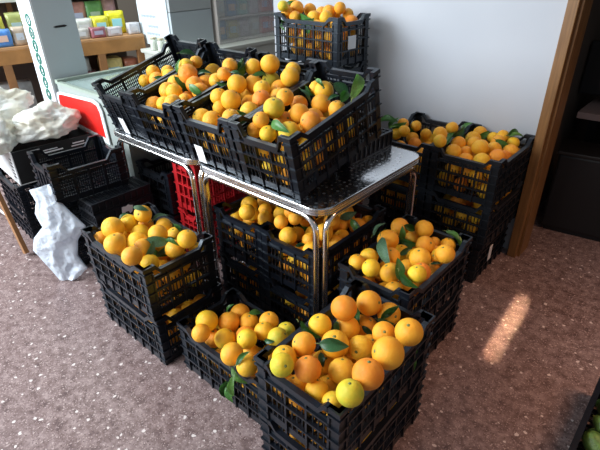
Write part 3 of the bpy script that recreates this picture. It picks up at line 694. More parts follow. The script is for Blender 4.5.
# ------------------------------------------------------------------ mesh helpers
class MB:
    def __init__(s): s.bm = bmesh.new()
    def box(s, a, b, M=None):
        x0, y0, z0 = a; x1, y1, z1 = b
        vs = [Vector(p) for p in ((x0,y0,z0),(x1,y0,z0),(x1,y1,z0),(x0,y1,z0),(x0,y0,z1),(x1,y0,z1),(x1,y1,z1),(x0,y1,z1))]
        if M is not None: vs = [M @ v for v in vs]
        v = [s.bm.verts.new(p) for p in vs]
        for f in ((3,2,1,0),(4,5,6,7),(0,1,5,4),(1,2,6,5),(2,3,7,6),(3,0,4,7)): s.bm.faces.new([v[i] for i in f])
    def prism(s, poly, t0, t1, M=None):           # poly in (s,z), thickness along t
        n = len(poly)
        a = [Vector((p[0], t0, p[1])) for p in poly]; b = [Vector((p[0], t1, p[1])) for p in poly]
        if M is not None: a = [M @ v for v in a]; b = [M @ v for v in b]
        a = [s.bm.verts.new(v) for v in a]; b = [s.bm.verts.new(v) for v in b]
        s.bm.faces.new(a); s.bm.faces.new(b[::-1])
        for i in range(n): s.bm.faces.new((a[i], b[i], b[(i+1) % n], a[(i+1) % n]))
    def tube(s, pts, r, seg=14, cap=True):
        pts = [Vector(p) for p in pts]; rings = []
        up = None
        for i, p in enumerate(pts):
            d = (pts[min(i+1, len(pts)-1)] - pts[max(i-1, 0)]).normalized()
            if up is None: up = d.orthogonal().normalized()
            up = (up - d*up.dot(d)).normalized(); w = d.cross(up)
            rr = r[i] if isinstance(r, (list, tuple)) else r
            rings.append([s.bm.verts.new(p + (up*math.cos(2*PI*k/seg) + w*math.sin(2*PI*k/seg))*rr) for k in range(seg)])
        for a, b in zip(rings, rings[1:]):
            for k in range(seg): s.bm.faces.new((a[k], a[(k+1) % seg], b[(k+1) % seg], b[k]))
        if cap: s.bm.faces.new(rings[0][::-1]); s.bm.faces.new(rings[-1])
    def lathe(s, prof, seg=20, M=None):
        rings = []
        for r, z in prof:
            ring = [Vector((r*math.cos(2*PI*k/seg), r*math.sin(2*PI*k/seg), z)) for k in range(seg)]
            if M is not None: ring = [M @ v for v in ring]
            rings.append([s.bm.verts.new(v) for v in ring])
        for a, b in zip(rings, rings[1:]):
            for k in range(seg): s.bm.faces.new((a[k], a[(k+1) % seg], b[(k+1) % seg], b[k]))
        s.bm.faces.new(rings[0][::-1]); s.bm.faces.new(rings[-1])
    def mesh(s, name, smooth=False, bevel=0):
        bmesh.ops.recalc_face_normals(s.bm, faces=s.bm.faces)
        if bevel: bmesh.ops.bevel(s.bm, geom=s.bm.edges[:], offset=bevel, segments=2, affect='EDGES', profile=.6)
        me = bpy.data.meshes.new(name); s.bm.to_mesh(me); s.bm.free()
        if smooth:
            for p in me.polygons: p.use_smooth = True
        return me
def obj(name, me, m, parent=None, loc=None, rot=None, mtx=None):
    o = bpy.data.objects.new(name, me); COL.objects.link(o)
    if m is not None and not me.materials: me.materials.append(m)
    if parent is not None: o.parent = parent
    if mtx is not None: o.matrix_basis = mtx
    if loc is not None: o.location = loc
    if rot is not None: o.rotation_euler = rot
    return o
def tag(o, label=None, cat=None, group=None, kind=None):
    for k, v in (('label', label), ('category', cat), ('group', group), ('kind', kind)):
        if v: o[k] = v
    return o
def empty(name, loc, rot=(0, 0, 0)):
    o = bpy.data.objects.new(name, None); COL.objects.link(o); o.location = loc; o.rotation_euler = rot; o.empty_display_size = .05
    return o
def structure(name, me, m, **k):
    return tag(obj(name, me, m, **k), kind='structure')
def simple_box(a, b, bevel=0, smooth=False):
    m = MB(); m.box(a, b); return m.mesh('box', smooth, bevel)
# ------------------------------------------------------------------ the setting
def room():
    structure('floor', simple_box((-9, -4, -.1), (5, 8, 0)), terrazzo())
    structure('wall_back', simple_box((-2.525, 2.56, 0), (-.635, 2.70, 2.7)), wall_mat())
    structure('wall_left', simple_box((-6.2, -3, 0), (-6.05, 7.9, 2.7)), mat('left_wall_paint', (.20, .17, .14), .7))
    structure('wall_far', simple_box((-6.05, 5.2, 0), (-2.35, 5.3, 2.7)), mat('far_wall_paint', (.5, .47, .43), .7))
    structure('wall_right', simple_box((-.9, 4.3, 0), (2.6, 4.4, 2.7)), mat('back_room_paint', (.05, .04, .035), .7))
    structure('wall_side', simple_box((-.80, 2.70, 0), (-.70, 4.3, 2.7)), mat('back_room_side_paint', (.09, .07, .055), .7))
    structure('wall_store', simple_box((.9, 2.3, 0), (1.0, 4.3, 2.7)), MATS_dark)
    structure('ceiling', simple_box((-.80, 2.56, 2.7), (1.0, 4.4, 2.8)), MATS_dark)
    j = MB(); j.box((-.64, 2.485, 0), (-.592, 2.70, 2.7)); structure('trim_1', j.mesh('jamb', bevel=.003), JAMB)
    j = MB(); j.box((-.592, 2.515, 0), (-.578, 2.66, 2.7)); structure('trim_2', j.mesh('jamb_stop', bevel=.002), JAMB)
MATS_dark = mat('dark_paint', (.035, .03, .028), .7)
room()
# ------------------------------------------------------------------ crates
WALLS = {}
def wall_mesh(L, h, style, slot=False, dip=.028):
    key = (round(L, 3), round(h, 3), style, slot, dip)
    if key in WALLS: return WALLS[key]
    m = MB(); p = .034; t = .010
    s0, s1 = p, L-p; w = s1-s0
    m.box((s0, 0.002, .004), (s1, t, .034))
    zr = h-dip                                        # top of the lowered rim
    # rim: lowered in the middle, climbing to the corner posts
    c = .055 if L > .36 else .035
    m.prism([(s0, h-.020), (s0+c*.4, h-.020), (s0+c, zr-.020), (s1-c, zr-.020), (s1-c*.4, h-.020), (s1, h-.020), (s1, h), (s1-c*.4, h), (s1-c, zr), (s0+c, zr), (s0+c*.4, h), (s0, h)], -.006, t+.002)
    m.box((s0, .002, zr-.036), (s1, t-.002, zr-.026))
    if style == 'mesh':
        n = int(w/.011)
        for i in range(n+1):
            x = s0 + w*i/n; m.box((x-.0022, .003, .03), (x+.0022, .007, zr-.01))
        k = int((zr-.05)/.016)
        for j in range(1, k):
            z = .03+(zr-.05)*j/k; m.box((s0, .003, z-.0022), (s1, .007, z+.0022))
        for i in range(1, 4):
            x = s0+w*i/4; m.box((x-.006, -.002, .004), (x+.006, t, zr-.01))
    else:
        n = max(3, round(w/.070))
        for i in range(n+1):
            x = s0+w*i/n; m.box((x-.0036, -.004, .004), (x+.0036, t, zr-.01))
        for z in (.30*h, .52*h, .73*h): m.box((s0, -.0065, z-.0034), (s1, t-.001, z+.0034))
        f = max(2, round(w/n/.0185))
        for i in range(n):
            for j in range(1, f):
                x = s0+w*(i+j/f)/n
                if slot and abs(x-L/2) < .06: m.box((x-.0018, .003, .03), (x+.0018, .007, .60*h))
                else: m.box((x-.0018, .003, .03), (x+.0018, .007, zr-.03))
        if style == 'plate':                          # solid label plate in the lower middle
            m.box((L/2-w/n*1.0, .0, .34*h), (L/2+w/n*1.0, .008, .60*h))
    WALLS[key] = m.mesh('crate_wall'); return WALLS[key]
POST = {}
def post_mesh(h):
    if h in POST: return POST[h]
    m = MB(); a = .036; t = .012
    m.prism([(0, 0), (a, 0), (a, h), (0, h)], 0, t)
    m.box((0, t, 0), (t, a, h))
    for i in range(5):
        z = .03 + (h-.06)*i/4
        m.box((-.006, -.006, z-.0032), (a, 0, z+.0032)); m.box((-.006, 0, z-.0032), (0, a, z+.0032))
    m.box((-.006, -.006, h-.016), (a+.002, t, h)); m.box((-.006, t, h-.016), (t, a+.002, h))
    POST[h] = m.mesh('post'); return POST[h]
BASE = {}
def base_mesh(W, D):
    k = (W, D)
    if k in BASE: return BASE[k]
    m = MB(); n = int(W/.03); q = int(D/.03)
    for i in range(n+1):
        x = .008+(W-.016)*i/n; m.box((x-.004, .006, .004), (x+.004, D-.006, .010))
    for i in range(q+1):
        y = .008+(D-.016)*i/q; m.box((.006, y-.004, .003), (W-.006, y+.004, .009))
    BASE[k] = m.mesh('base'); return BASE[k]
def crate(label, loc, W, D, h, yaw=0, tilt=0, style='slat', group=None, m=None, name='fruit_crate', dip=.028, cat='crate', fdip=None, rear=0):
    m = m or BLACK
    r = empty(name, loc, (math.radians(tilt), 0, math.radians(yaw)))
    # rotation order: tilt about the crate's own width axis first, then yaw
    tag(r, label, cat, group)
    wm = {}
    for nm, M, L in (('front_wall', Matrix.Identity(4), W), ('back_wall', Matrix.Translation((W, D, 0)) @ Matrix.Rotation(PI, 4, 'Z'), W),
                     ('side_wall', Matrix.Translation((W, 0, 0)) @ Matrix.Rotation(PI/2, 4, 'Z'), D), ('side_wall', Matrix.Translation((0, D, 0)) @ Matrix.Rotation(-PI/2, 4, 'Z'), D)):
        o = obj(nm, wall_mesh(L, h+(rear if nm == 'back_wall' else 0), style, slot=(L < .36), dip=(fdip if (fdip and nm == 'front_wall') else dip)), m, r, mtx=M); wm.setdefault(nm, []).append(o)
    for i_, M in enumerate((Matrix.Identity(4), Matrix.Translation((W, 0, 0)) @ Matrix.Rotation(PI/2, 4, 'Z'), Matrix.Translation((W, D, 0)) @ Matrix.Rotation(PI, 4, 'Z'), Matrix.Translation((0, D, 0)) @ Matrix.Rotation(-PI/2, 4, 'Z'))):
        obj('corner_post', post_mesh(h+(rear if i_ > 1 else 0)), m, r, mtx=M)
    obj('base', base_mesh(W, D), m, r)
    if m is RED:
        for w in wm.values():
            for o in w: pass
    return r, wm
def recolor(r, m):
    for c in r.children:
        c.data = c.data.copy(); c.data.materials.clear(); c.data.materials.append(m)
def sticker(parent, x, z, w, h, y=-.008, m=None, name='paper_label', label='white paper label'):
    o = obj(name, simple_box((x-w/2, y-.0012, z-h/2), (x+w/2, y, z+h/2)), m or PAPER, parent); o['label'] = label; return o
CR = {
'F2': ('black fruit crate heaped with oranges, nearest to the viewer, top of the front stack', 'slat'),
'F1': ('black fruit crate on the floor carrying the nearest crate of oranges', 'slat'),
'G1': ('black crate of oranges standing alone on the floor, a leafy sprig over its front', 'slat'),
'M2': ('black crate of leafy oranges right of the steel table leg, upper one', 'slat'),
'M1': ('black crate on the floor under the leafy crate right of the table', 'slat'),
'L2': ('black crate of oranges beside the hanging plastic bag, upper one', 'slat'),
'L1': ('black crate on the floor at left, carrying the crate beside the plastic bag', 'slat'),
'T4': ('tilted black crate of oranges at the right end of the tables', 'slat'),
'T3': ('tilted black crate of oranges second from the right on the steel tables', 'slat'),
'T2': ('tilted black crate of oranges third from the right on the steel tables', 'slat'),
'T1': ('tilted black mesh crate with few oranges, leftmost on the tables', 'mesh'),
'H2': ('black crate of oranges under the table right behind its front leg, upper of two', 'slat'),
'H21': ('black crate on the floor under the table, below the crate behind the front leg', 'slat'),
'H1': ('black crate of oranges in shade under the table, left of its front leg', 'slat'),
'H11': ('black crate on the floor under the table, lower left one in the shade', 'slat'),
'R3': ('black crate of leafy oranges beside the door jamb, top of its stack', 'slat'),
'R2': ('black crate in the middle of the stack beside the door jamb', 'slat'),
'R1': ('black crate on the floor at the bottom of the stack beside the door jamb', 'slat'),
'Q3': ('black crate of oranges and leaves behind the table corner, top of its stack', 'slat'),
'Q2': ('black crate below the leafy crate behind the table corner', 'slat'),
'Q1': ('black crate on the floor at the bottom of the stack behind the table corner', 'slat'),
'B5': ('highest black crate of oranges, against the white wall, pale square label', 'slat'),
}
CRO = {}
for k, (lab, st) in CR.items():
    x, y, z, yw, ti, W, D, h = CRATES[k]
    CRO[k], w = crate(lab, (x, y, z), W, D, h, yw, ti, st, m=BLACK if k not in ('T1', 'M2', 'R3') else BLACK2, fdip=.05 if k[0] == 'T' else None, rear=.032 if k[0] == 'T' else 0)
    if k == 'T3': sticker(w['front_wall'][0], .10, .055, .055, .085)
    if k == 'T1': sticker(w['front_wall'][0], .14, .05, .05, .09)
    if k == 'B5': sticker(w['side_wall'][0], .12, .12, .07, .07)
    if k == 'R1': sticker(w['side_wall'][0], .16, .12, .04, .09)
for i in range(4):
    x, y, z, yw, ti, W, D, h = CRATES['B5']
    crate(['black crate on the floor behind the tables, under the tall stack by the wall', 'black crate second from the floor in the tall stack by the wall', 'black crate third from the floor in the tall stack by the wall', 'black crate directly under the highest crate by the wall'][i], (x, y, .245*i), W, D, .245, yw)
# crates on the left
crate('empty black perforated crate with low front rim beside the white bag', (-2.625, .790, .442), .29, .375, .215, yaw=-5, style='mesh', dip=.045)
crate('low black crate on the floor under the empty perforated crate', (-2.72, .80, 0), .30, .35, .215, yaw=-2)
crate('low black crate directly under the empty perforated crate', (-2.72, .80, .217), .30, .35, .215, yaw=-2)
crate('dark crate upper of two in the shade under the left table', (-2.41, 1.27, .26), .30, .48, .25)
crate('dark crate on the floor in the shade under the left table', (-2.41, 1.27, 0), .30, .48, .25)
crate('black crate on the floor at far left, under the boxed white bags', (-3.30, .78, 0), .43, .465, .195, yaw=-4)
crate('black crate at far left directly under the box of white bags', (-3.30, .78, .196), .43, .465, .195, yaw=-4)
crate('red plastic crate upper under the left table beside the steel legs', (-2.092, 1.30, .31), .20, .42, .30, m=None, name='red_crate')
recolor(bpy.context.scene.objects['red_crate'], RED)
rc, w = crate('red plastic crate on the floor under the left table beside the steel legs', (-2.092, 1.30, 0), .20, .42, .305, name='red_crate'); recolor(rc, RED)
rc, w = crate('red crate deep under the tables behind the shaded oranges, upper one', (-1.62, 1.745, .31), .26, .29, .30, name='red_crate'); recolor(rc, RED_SHADE)
rc, w = crate('red crate on the floor deep under the tables behind the shaded oranges', (-1.62, 1.745, 0), .26, .29, .305, name='red_crate'); recolor(rc, RED_SHADE)
def folded(label, loc, W, D, t, yaw=0, tear=False, group=None):
    r = empty('folded_crate', loc, (0, 0, math.radians(yaw))); tag(r, label, 'folded crate', group)
    m = MB(); m.box((.006, .006, .004), (W-.006, D-.006, t-.006))
    obj('panel_stack', m.mesh('ps'), BLACK2, r)
    m = MB()
    for z in (.0, t-.010): 
        m.box((0, 0, z), (W, .012, z+.009)); m.box((0, D-.012, z), (W, D, z+.009)); m.box((0, .012, z), (.012, D-.012, z+.009)); m.box((W-.012, .012, z), (W, D-.012, z+.009))
    n = 9
    for i in range(n+1):
        y = .006+(D-.012)*i/n; m.box((W-.004, y-.004, .009), (W+.001, y+.004, t-.010)); m.box((.02, y-.003, t-.006), (W-.02, y+.003, t-.002))
        x = .006+(W-.012)*i/n; m.box((x-.003, 0, .009), (x+.003, .006, t-.010)); m.box((x-.003, .012, t-.006), (x+.003, D-.012, t-.002))
    obj('rim', m.mesh('rim'), BLACK2, r)
    return r
for i in range(7):
    fl = folded('folded black crate in the low pile between the empty crate and the oranges' , (-2.392+.003*(i % 3), .875+.003*(i % 2), .063*i), .17, .345, .061, yaw=0, group='folded crates in the low pile')
    if i == 6 or i == 5:
        pass
    if i == 5:
        m = MB(); m.prism([(.145, .016), (.16, .010), (.165, .022), (.185, .020), (.19, .004), (.205, .012), (.215, .045), (.20, .050), (.19, .058), (.175, .052), (.15, .056)], -.0015, 0, Matrix.Translation((.1725, 0, 0)) @ Matrix.Rotation(PI/2, 4, 'Z'))
        o = obj('paper_label', m.mesh('torn'), PAPER, fl); o['label'] = 'torn white paper label'
folded('folded black crate lying flat on the steel table, propping the rightmost tilted crate', (-1.37, 1.57, .722), .255, .335, .078)
folded('folded black crate lying flat under the second tilted crate from the right', (-1.73, 1.57, .722), .30, .32, .078)
folded('folded black crate lying flat under the third tilted crate from the right', (-2.09, 1.57, .722), .30, .32, .092)
folded('folded black crate lying flat under the leftmost tilted crate', (-2.42, 1.57, .722), .29, .32, .106)
# ------------------------------------------------------------------ tables
STEEL = steel_top(); EDGE = ribbed_edge()
def rrect(x0, y0, x1, y1, r, n=8, bulge=0):
    pts = []
    for cx, cy, a in ((x1-r, y1-r, 0), (x0+r, y1-r, PI/2), (x0+r, y0+r, PI), (x1-r, y0+r, 3*PI/2)):
        for k in range(n+1):
            t = a+PI/2*k/n; pts.append((cx+r*math.cos(t), cy+r*math.sin(t)))
    return pts
def table(label, x0, y0, x1, y1, zt):
    r = empty('cafe_table', ((x0+x1)/2, (y0+y1)/2, 0)); tag(r, label, 'table')
    hx, hy = (x1-x0)/2, (y1-y0)/2
    def slab(z0, z1, ins):
        m = bmesh.new(); p = rrect(-hx+ins, -hy+ins, hx-ins, hy-ins, .075-ins, 10)
        a = [m.verts.new((x, y, z0)) for x, y in p]; b = [m.verts.new((x, y, z1)) for x, y in p]
        m.faces.new(a[::-1]); m.faces.new(b); n = len(p)
        for i in range(n): m.faces.new((a[i], a[(i+1) % n], b[(i+1) % n], b[i]))
        me = bpy.data.meshes.new('slab'); m.to_mesh(me); m.free(); return me
    obj('tabletop', slab(zt-.012, zt, .006), STEEL, r)
    obj('underside_panel', slab(zt-.024, zt-.013, .012), mat('dark_board', (.03, .028, .026), .7), r)
    # ribbed edge band
    m = MB(); p = rrect(-hx, -hy, hx, hy, .075, 10); n = len(p)
    prof = [(.006, 0.001), (.0015, 0), (0, -.004), (0, -.008), (.003, -.010), (0, -.012), (0, -.018), (.003, -.020), (0, -.022), (0, -.028), (.006, -.031)]
    rings = []
    for off, z in prof:
        q = rrect(-hx+off, -hy+off, hx-off, hy-off, .075-off, 10)
        rings.append([m.bm.verts.new((x, y, zt+z)) for x, y in q])
    for a, b in zip(rings, rings[1:]+rings[:1]):
        for i in range(n): m.bm.faces.new((a[i], a[(i+1) % n], b[(i+1) % n], b[i]))
    o = obj('edge_band', m.mesh('edge'), EDGE, r)
    o['label'] = 'ribbed aluminium edge band'
    # four U shaped tubes, each running under one side and down two corners
    ins = .019; rb = .065; rt = .0125; zz = zt-.046
    for (ax, ay), (bx, by) in (((-1, -1), (1, -1)), ((1, -1), (1, 1)), ((1, 1), (-1, 1)), ((-1, 1), (-1, -1))):
        A = Vector((ax*(hx-ins), ay*(hy-ins), 0)); B = Vector((bx*(hx-ins), by*(hy-ins), 0)); d = (B-A).normalized(); sh = .026
        A += d*sh; B -= d*sh
        pts = [A+Vector((0, 0, .012)), A+Vector((0, 0, .3)), A+Vector((0, 0, zz-rb))]
        for k in range(1, 9): t = PI/2*k/8; pts.append(A + d*rb*(1-math.cos(t)) + Vector((0, 0, zz-rb+rb*math.sin(t))))
        for k in range(0, 9): t = PI/2*(1-k/8); pts.append(B - d*rb*(1-math.cos(t)) + Vector((0, 0, zz-rb+rb*math.sin(t))))
        pts += [B+Vector((0, 0, .3)), B+Vector((0, 0, .012))]
        m = MB(); m.tube(pts, rt, 16); o = obj('leg_tube', m.mesh('leg', True), CHROME, r)
        for P in (A, B):
            m = MB(); m.lathe([(.014, 0), (.0155, .003), (.0155, .018), (.0135, .020)], 16, Matrix.Translation(P)); obj('foot_cap', m.mesh('cap', True), DARK, o)
table('square steel cafe table with an empty bright corner, right of the pair', -1.696, 1.160, -.940, 1.912, .72)
table('square steel cafe table left of the pair, its front edge above the red crate', -2.455, 1.165, -1.704, 1.916, .72)
# ------------------------------------------------------------------ oranges
def orange_mesh():
    bm = bmesh.new(); bmesh.ops.create_icosphere(bm, subdivisions=4, radius=1)
    for v in bm.verts:
        z = v.co.z; rr = math.hypot(v.co.x, v.co.y); a = math.atan2(v.co.y, v.co.x)
        if z > 0: v.co.z -= .09*math.exp(-(rr/.20)**2); v.co *= 1+.012*math.cos(5*a)*math.exp(-((rr-.3)/.2)**2)
        else: v.co.z += .05*math.exp(-(rr/.14)**2)
        v.co.z *= .965
    me = bpy.data.meshes.new('orange'); bm.to_mesh(me); bm.free()
    for p in me.polygons: p.use_smooth = True
    return me
OME = {}
om0 = orange_mesh()
for k in OM: OME[k] = om0.copy(); OME[k].materials.append(OM[k])
bm = bmesh.new(); bmesh.ops.create_icosphere(bm, subdivisions=2, radius=1)
low = bpy.data.meshes.new('orange_small'); bm.to_mesh(low); bm.free()
m = MB()
m.lathe([(.055, .84), (.11, .875), (.13, .90), (.10, .915), (.05, .92), (.045, .97), (.0, .975)], 10)
stem_me = m.mesh('stem', True); stem_me.materials.append(STEMM)
WHERE = {'F2': 'in the nearest crate at the front', 'G1': 'in the low crate standing alone on the floor', 'L2': 'in the crate beside the white bag',
 'M2': 'in the crate right of the table leg', 'T4': 'in the rightmost tilted crate', 'T3': 'in the second tilted crate from the right',
 'T2': 'in the third tilted crate from the right', 'T1': 'in the leftmost tilted mesh crate', 'H1': 'in the shaded crate under the tables', 'H2': 'in the crate behind the front table leg',
 'R3': 'in the top crate beside the door jamb', 'Q3': 'in the top crate behind the table corner', 'B5': 'in the highest crate by the white wall',
 'F1': 'in the bottom crate of the nearest stack', 'M1': 'in the bottom crate right of the table leg', 'L1': 'in the bottom crate beside the white bag',
 'H11': 'in the lower shaded crate left under the table', 'H21': 'in the lower crate behind the front table leg', 'R2': 'in the middle crate beside the door jamb', 'Q2': 'in the crate below the leafy one behind the table corner'}
KIND = {'o': 'ripe bright orange fruit', 'd': 'deep reddish orange fruit', 'y': 'yellow-toned orange fruit', 'g': 'green-tinged unripe orange fruit'}
rest_bm = bmesh.new()
for c, lst in ORANGES.items():
    x0, y0, z0, yw, ti, W, D, h = CRATES[c]
    M = Matrix.Translation((x0, y0, z0)) @ Matrix.Rotation(math.radians(yw), 4, 'Z') @ Matrix.Rotation(math.radians(ti), 4, 'X')
    for x, y, z, r, k, top, own in lst:
        q = Matrix.Rotation(rnd.uniform(0, 6.28), 4, 'Z') @ Matrix.Rotation(rnd.uniform(0, 1.25 if top else 3.1), 4, 'X') @ Matrix.Rotation(rnd.uniform(0, 6.28), 4, 'Z')
        T = M @ Matrix.Translation((x, y, z)) @ q @ Matrix.Scale(r, 4)
        if not own:
            q_ = bmesh.new(); q_.from_mesh(low); q_.transform(T); t_ = bpy.data.meshes.new('t'); q_.to_mesh(t_); q_.free(); rest_bm.from_mesh(t_); bpy.data.meshes.remove(t_); continue
        o = bpy.data.objects.new('orange_fruit', OME[k]); COL.objects.link(o); o.matrix_basis = T
        tag(o, KIND[k] + ' ' + WHERE[c], 'orange', 'oranges ' + WHERE[c] + (' ' + {'o': '', 'd': '(deep)', 'y': '(yellow)', 'g': '(green)'}[k]).rstrip())
        if top and c in ('F2', 'G1', 'M2', 'L2', 'T4', 'T3'):
            s = bpy.data.objects.new('stem_button', stem_me); COL.objects.link(s); s.parent = o
if len(rest_bm.verts):
    me = bpy.data.meshes.new('loose_oranges'); rest_bm.to_mesh(me)
    for p in me.polygons: p.use_smooth = True
    tag(obj('loose_oranges', me, OM['o']), 'oranges glimpsed through the slats of the lower crates', 'oranges', kind='stuff')
rest_bm.free()
# ------------------------------------------------------------------ leaves
def leaf_mesh(curl, wid):
    bm = bmesh.new(); n = 12; k = 4; rows = []
    for i in range(n+1):
        t = i/n; w = wid*(math.sin(PI*t**.8))**.85*(1-.15*t)+.004
        row = []
        for j in range(-k, k+1):
            u = j/k; z = .30*wid*abs(u)**1.3*math.sin(PI*t) - curl*(t-.5)**2 + .012*math.sin(9*t+3*u)*abs(u)
            row.append(bm.verts.new((t-.5, u*w, z)))
        rows.append(row)
    for a, b in zip(rows, rows[1:]):
        for j in range(2*k): bm.faces.new((a[j], a[j+1], b[j+1], b[j]))
    bmesh.ops.solidify(bm, geom=bm.faces[:], thickness=.008)
    me = bpy.data.meshes.new('leaf'); bm.to_mesh(me); bm.free()
    for p in me.polygons: p.use_smooth = True
    return me
LM = {(k, i): None for k in LEAF for i in range(3)}
shapes = [leaf_mesh(.65, .19), leaf_mesh(.45, .24), leaf_mesh(.9, .16)]
m = MB(); m.tube([(-.49, 0, -.1), (-.56, .005, -.15), (-.64, 0, -.17)], [.014, .012, .012], 6); stalk = m.mesh('stalk', True); stalk.materials.append(STEMM)
for key in LM:
    LM[key] = shapes[key[1]].copy(); LM[key].materials.append(LEAF[key[0]])
LK = {'g': 'mid green', 'd': 'dark green', 'l': 'light green', 'b': 'bluish green'}
def put_leaf(pos, nrm, dr, ln, kd, shape, c):
    n = Vector(nrm).normalized(); d = Vector(dr); d = (d-n*d.dot(n)).normalized(); w = n.cross(d)
    M = Matrix((( *d, 0), (*w, 0), (*n, 0), (0, 0, 0, 1))).transposed()
    M.translation = Vector(pos)+n*ln*.10
    o = bpy.data.objects.new('orange_leaf', LM[(kd, shape)]); COL.objects.link(o); o.matrix_basis = M @ Matrix.Scale(ln, 4)
    tag(o, LK[kd] + ' citrus leaf lying on oranges ' + WHERE[c], 'leaf', 'citrus leaves %s %s' % (LK[kd], WHERE[c]))
    s = bpy.data.objects.new('leaf_stalk', stalk); COL.objects.link(s); s.parent = o
for c, px, py, pz, nx, ny, nz, dx, dy, dz, ln, kd in LEAVES:
    put_leaf((px, py, pz), (nx, ny, nz), (dx, dy, dz), ln*(1.3 if kd in 'bl' else 1.15), kd, rnd.randrange(3), c)
# ------------------------------------------------------------------ hanging plastic bag
def film(name, col, alpha, trans):
    m, nt, b = new_mat(name); b.inputs['Base Color'].default_value = (*col, 1); b.inputs['Roughness'].default_value = .32
    b.inputs['Subsurface Weight'].default_value = 0
    tr = nt.nodes.new('ShaderNodeBsdfTranslucent'); tr.inputs['Color'].default_value = (*col, 1)
    mx = nt.nodes.new('ShaderNodeMixShader'); mx.inputs[0].default_value = trans
    tp = nt.nodes.new('ShaderNodeBsdfTransparent'); m2 = nt.nodes.new('ShaderNodeMixShader'); m2.inputs[0].default_value = alpha
    out = nt.nodes['Material Output']
    nt.links.new(b.outputs[0], mx.inputs[1]); nt.links.new(tr.outputs[0], mx.inputs[2])
    nt.links.new(tp.outputs[0], m2.inputs[1]); nt.links.new(mx.outputs[0], m2.inputs[2]); nt.links.new(m2.outputs[0], out.inputs['Surface'])
    tc = nt.nodes.new('ShaderNodeTexCoord'); n = nt.nodes.new('ShaderNodeTexNoise'); n.inputs['Scale'].default_value = 16; n.inputs['Detail'].default_value = 6; n.inputs['Distortion'].default_value = 2.0
    nt.links.new(tc.outputs['Object'], n.inputs['Vector']); bp = nt.nodes.new('ShaderNodeBump'); bp.inputs['Strength'].default_value = .6; bp.inputs['Distance'].default_value = .012
    nt.links.new(n.outputs['Fac'], bp.inputs['Height']); nt.links.new(bp.outputs['Normal'], b.inputs['Normal'])
    if trans < .25:
        n3 = nt.nodes.new('ShaderNodeTexNoise'); n3.inputs['Scale'].default_value = 7; n3.inputs['Detail'].default_value = 3; nt.links.new(tc.outputs['Object'], n3.inputs['Vector'])
        rr = nt.nodes.new('ShaderNodeValToRGB'); rr.color_ramp.elements[0].position = .42; rr.color_ramp.elements[0].color = (*col, 1); rr.color_ramp.elements[1].position = .72; rr.color_ramp.elements[1].color = (.72, .64, .46, 1)
        nt.links.new(n3.outputs['Fac'], rr.inputs['Fac']); nt.links.new(rr.outputs['Color'], b.inputs['Base Color'])
    return m
FILM = film('white_plastic_film', (.80, .86, .93), .93, .3)
from mathutils import noise
def hanging_bag():
    rows = [[Vector(a), Vector(b)] for a, b in BAG]
    nv, nu = 90, 56; bm = bmesh.new()
    def row(t):
        f = t*(len(rows)-1); i = min(int(f), len(rows)-2); g = f-i; g = g*g*(3-2*g)*.5+g*.5
        return rows[i][0].lerp(rows[i+1][0], g), rows[i][1].lerp(rows[i+1][1], g)
    N = Vector((.67, -.74, .1)).normalized()
    for side in (1, -1):
        g = []
        for i in range(nv+1):
            t = i/nv; a, b = row(t); r = []
            for j in range(nu+1):
                u = j/nu; p = a.lerp(b, u)
                th = (.008+.030*math.sin(PI*min(1, t*1.15))**1)*math.sin(PI*u)**.6*(1 if side > 0 else .35)
                w = noise.noise(p*9)*.020+(.5-abs(noise.noise(p*16+Vector((3, 1, 0)))))*.020 + (.5-abs(noise.noise(p*34)))*.007 + noise.noise(Vector((u*3+t*2, t*1.2, 2)))*.016
                p = p + N*side*th + N*w*math.sin(PI*u)**.4
                p.z = max(p.z, .003)
                r.append(bm.verts.new(p))
            g.append(r)
        for i in range(nv):
            for j in range(nu): bm.faces.new((g[i][j], g[i][j+1], g[i+1][j+1], g[i+1][j]))
    bmesh.ops.remove_doubles(bm, verts=bm.verts, dist=.0015); bmesh.ops.recalc_face_normals(bm, faces=bm.faces)
    me = bpy.data.meshes.new('bag'); bm.to_mesh(me); bm.free()
    for p in me.polygons: p.use_smooth = True
    tag(obj('plastic_bag', me, FILM), 'crumpled white plastic bag hanging down to the floor beside the crates', 'plastic bag')
hanging_bag()
def blob_bag(label, c, s, seed, yaw=0, flat=0):
    bm = bmesh.new(); bmesh.ops.create_icosphere(bm, subdivisions=5, radius=1)
    o = Vector((seed*7.1, seed*3.3, seed))
    for v in bm.verts:
        n = v.co.copy()
        k = noise.noise(n*1.3+o)*.28 + (.5-abs(noise.noise(n*3.5+o)))*.16 - .04 + (1-abs(noise.noise(Vector((n.x*1.2, n.y*3.2, n.z*3.2))+o)*2))*.11 + noise.noise(n*7+o)*.035
        p = n*(1+k-.08)
        if p.z < -.45: p.z = -.45+(p.z+.45)*.2
        v.co = Vector((p.x*s[0], p.y*s[1], p.z*s[2]))
    bmesh.ops.rotate(bm, verts=bm.verts, matrix=Matrix.Rotation(yaw, 3, 'Z'))
    me = bpy.data.meshes.new('bag'); bm.to_mesh(me); bm.free()
    for p in me.polygons: p.use_smooth = True
    tag(obj('produce_bag', me, FILM2, loc=c), label, 'plastic bag')
FILM2 = film('produce_bag_film', (.84, .86, .82), .96, .2)
blob_bag('white plastic bag bulging at the near right of the bag box', (-3.01, 1.05, .665), (.16, .19, .115), 1, .1)
blob_bag('white plastic bag at the left edge, drooping over the box side', (-3.05, .74, .645), (.17, .16, .12), 2, 0)
blob_bag('white plastic bag at the back of the box below the shelf', (-3.30, .86, .74), (.13, .24, .11), 3, -.2)
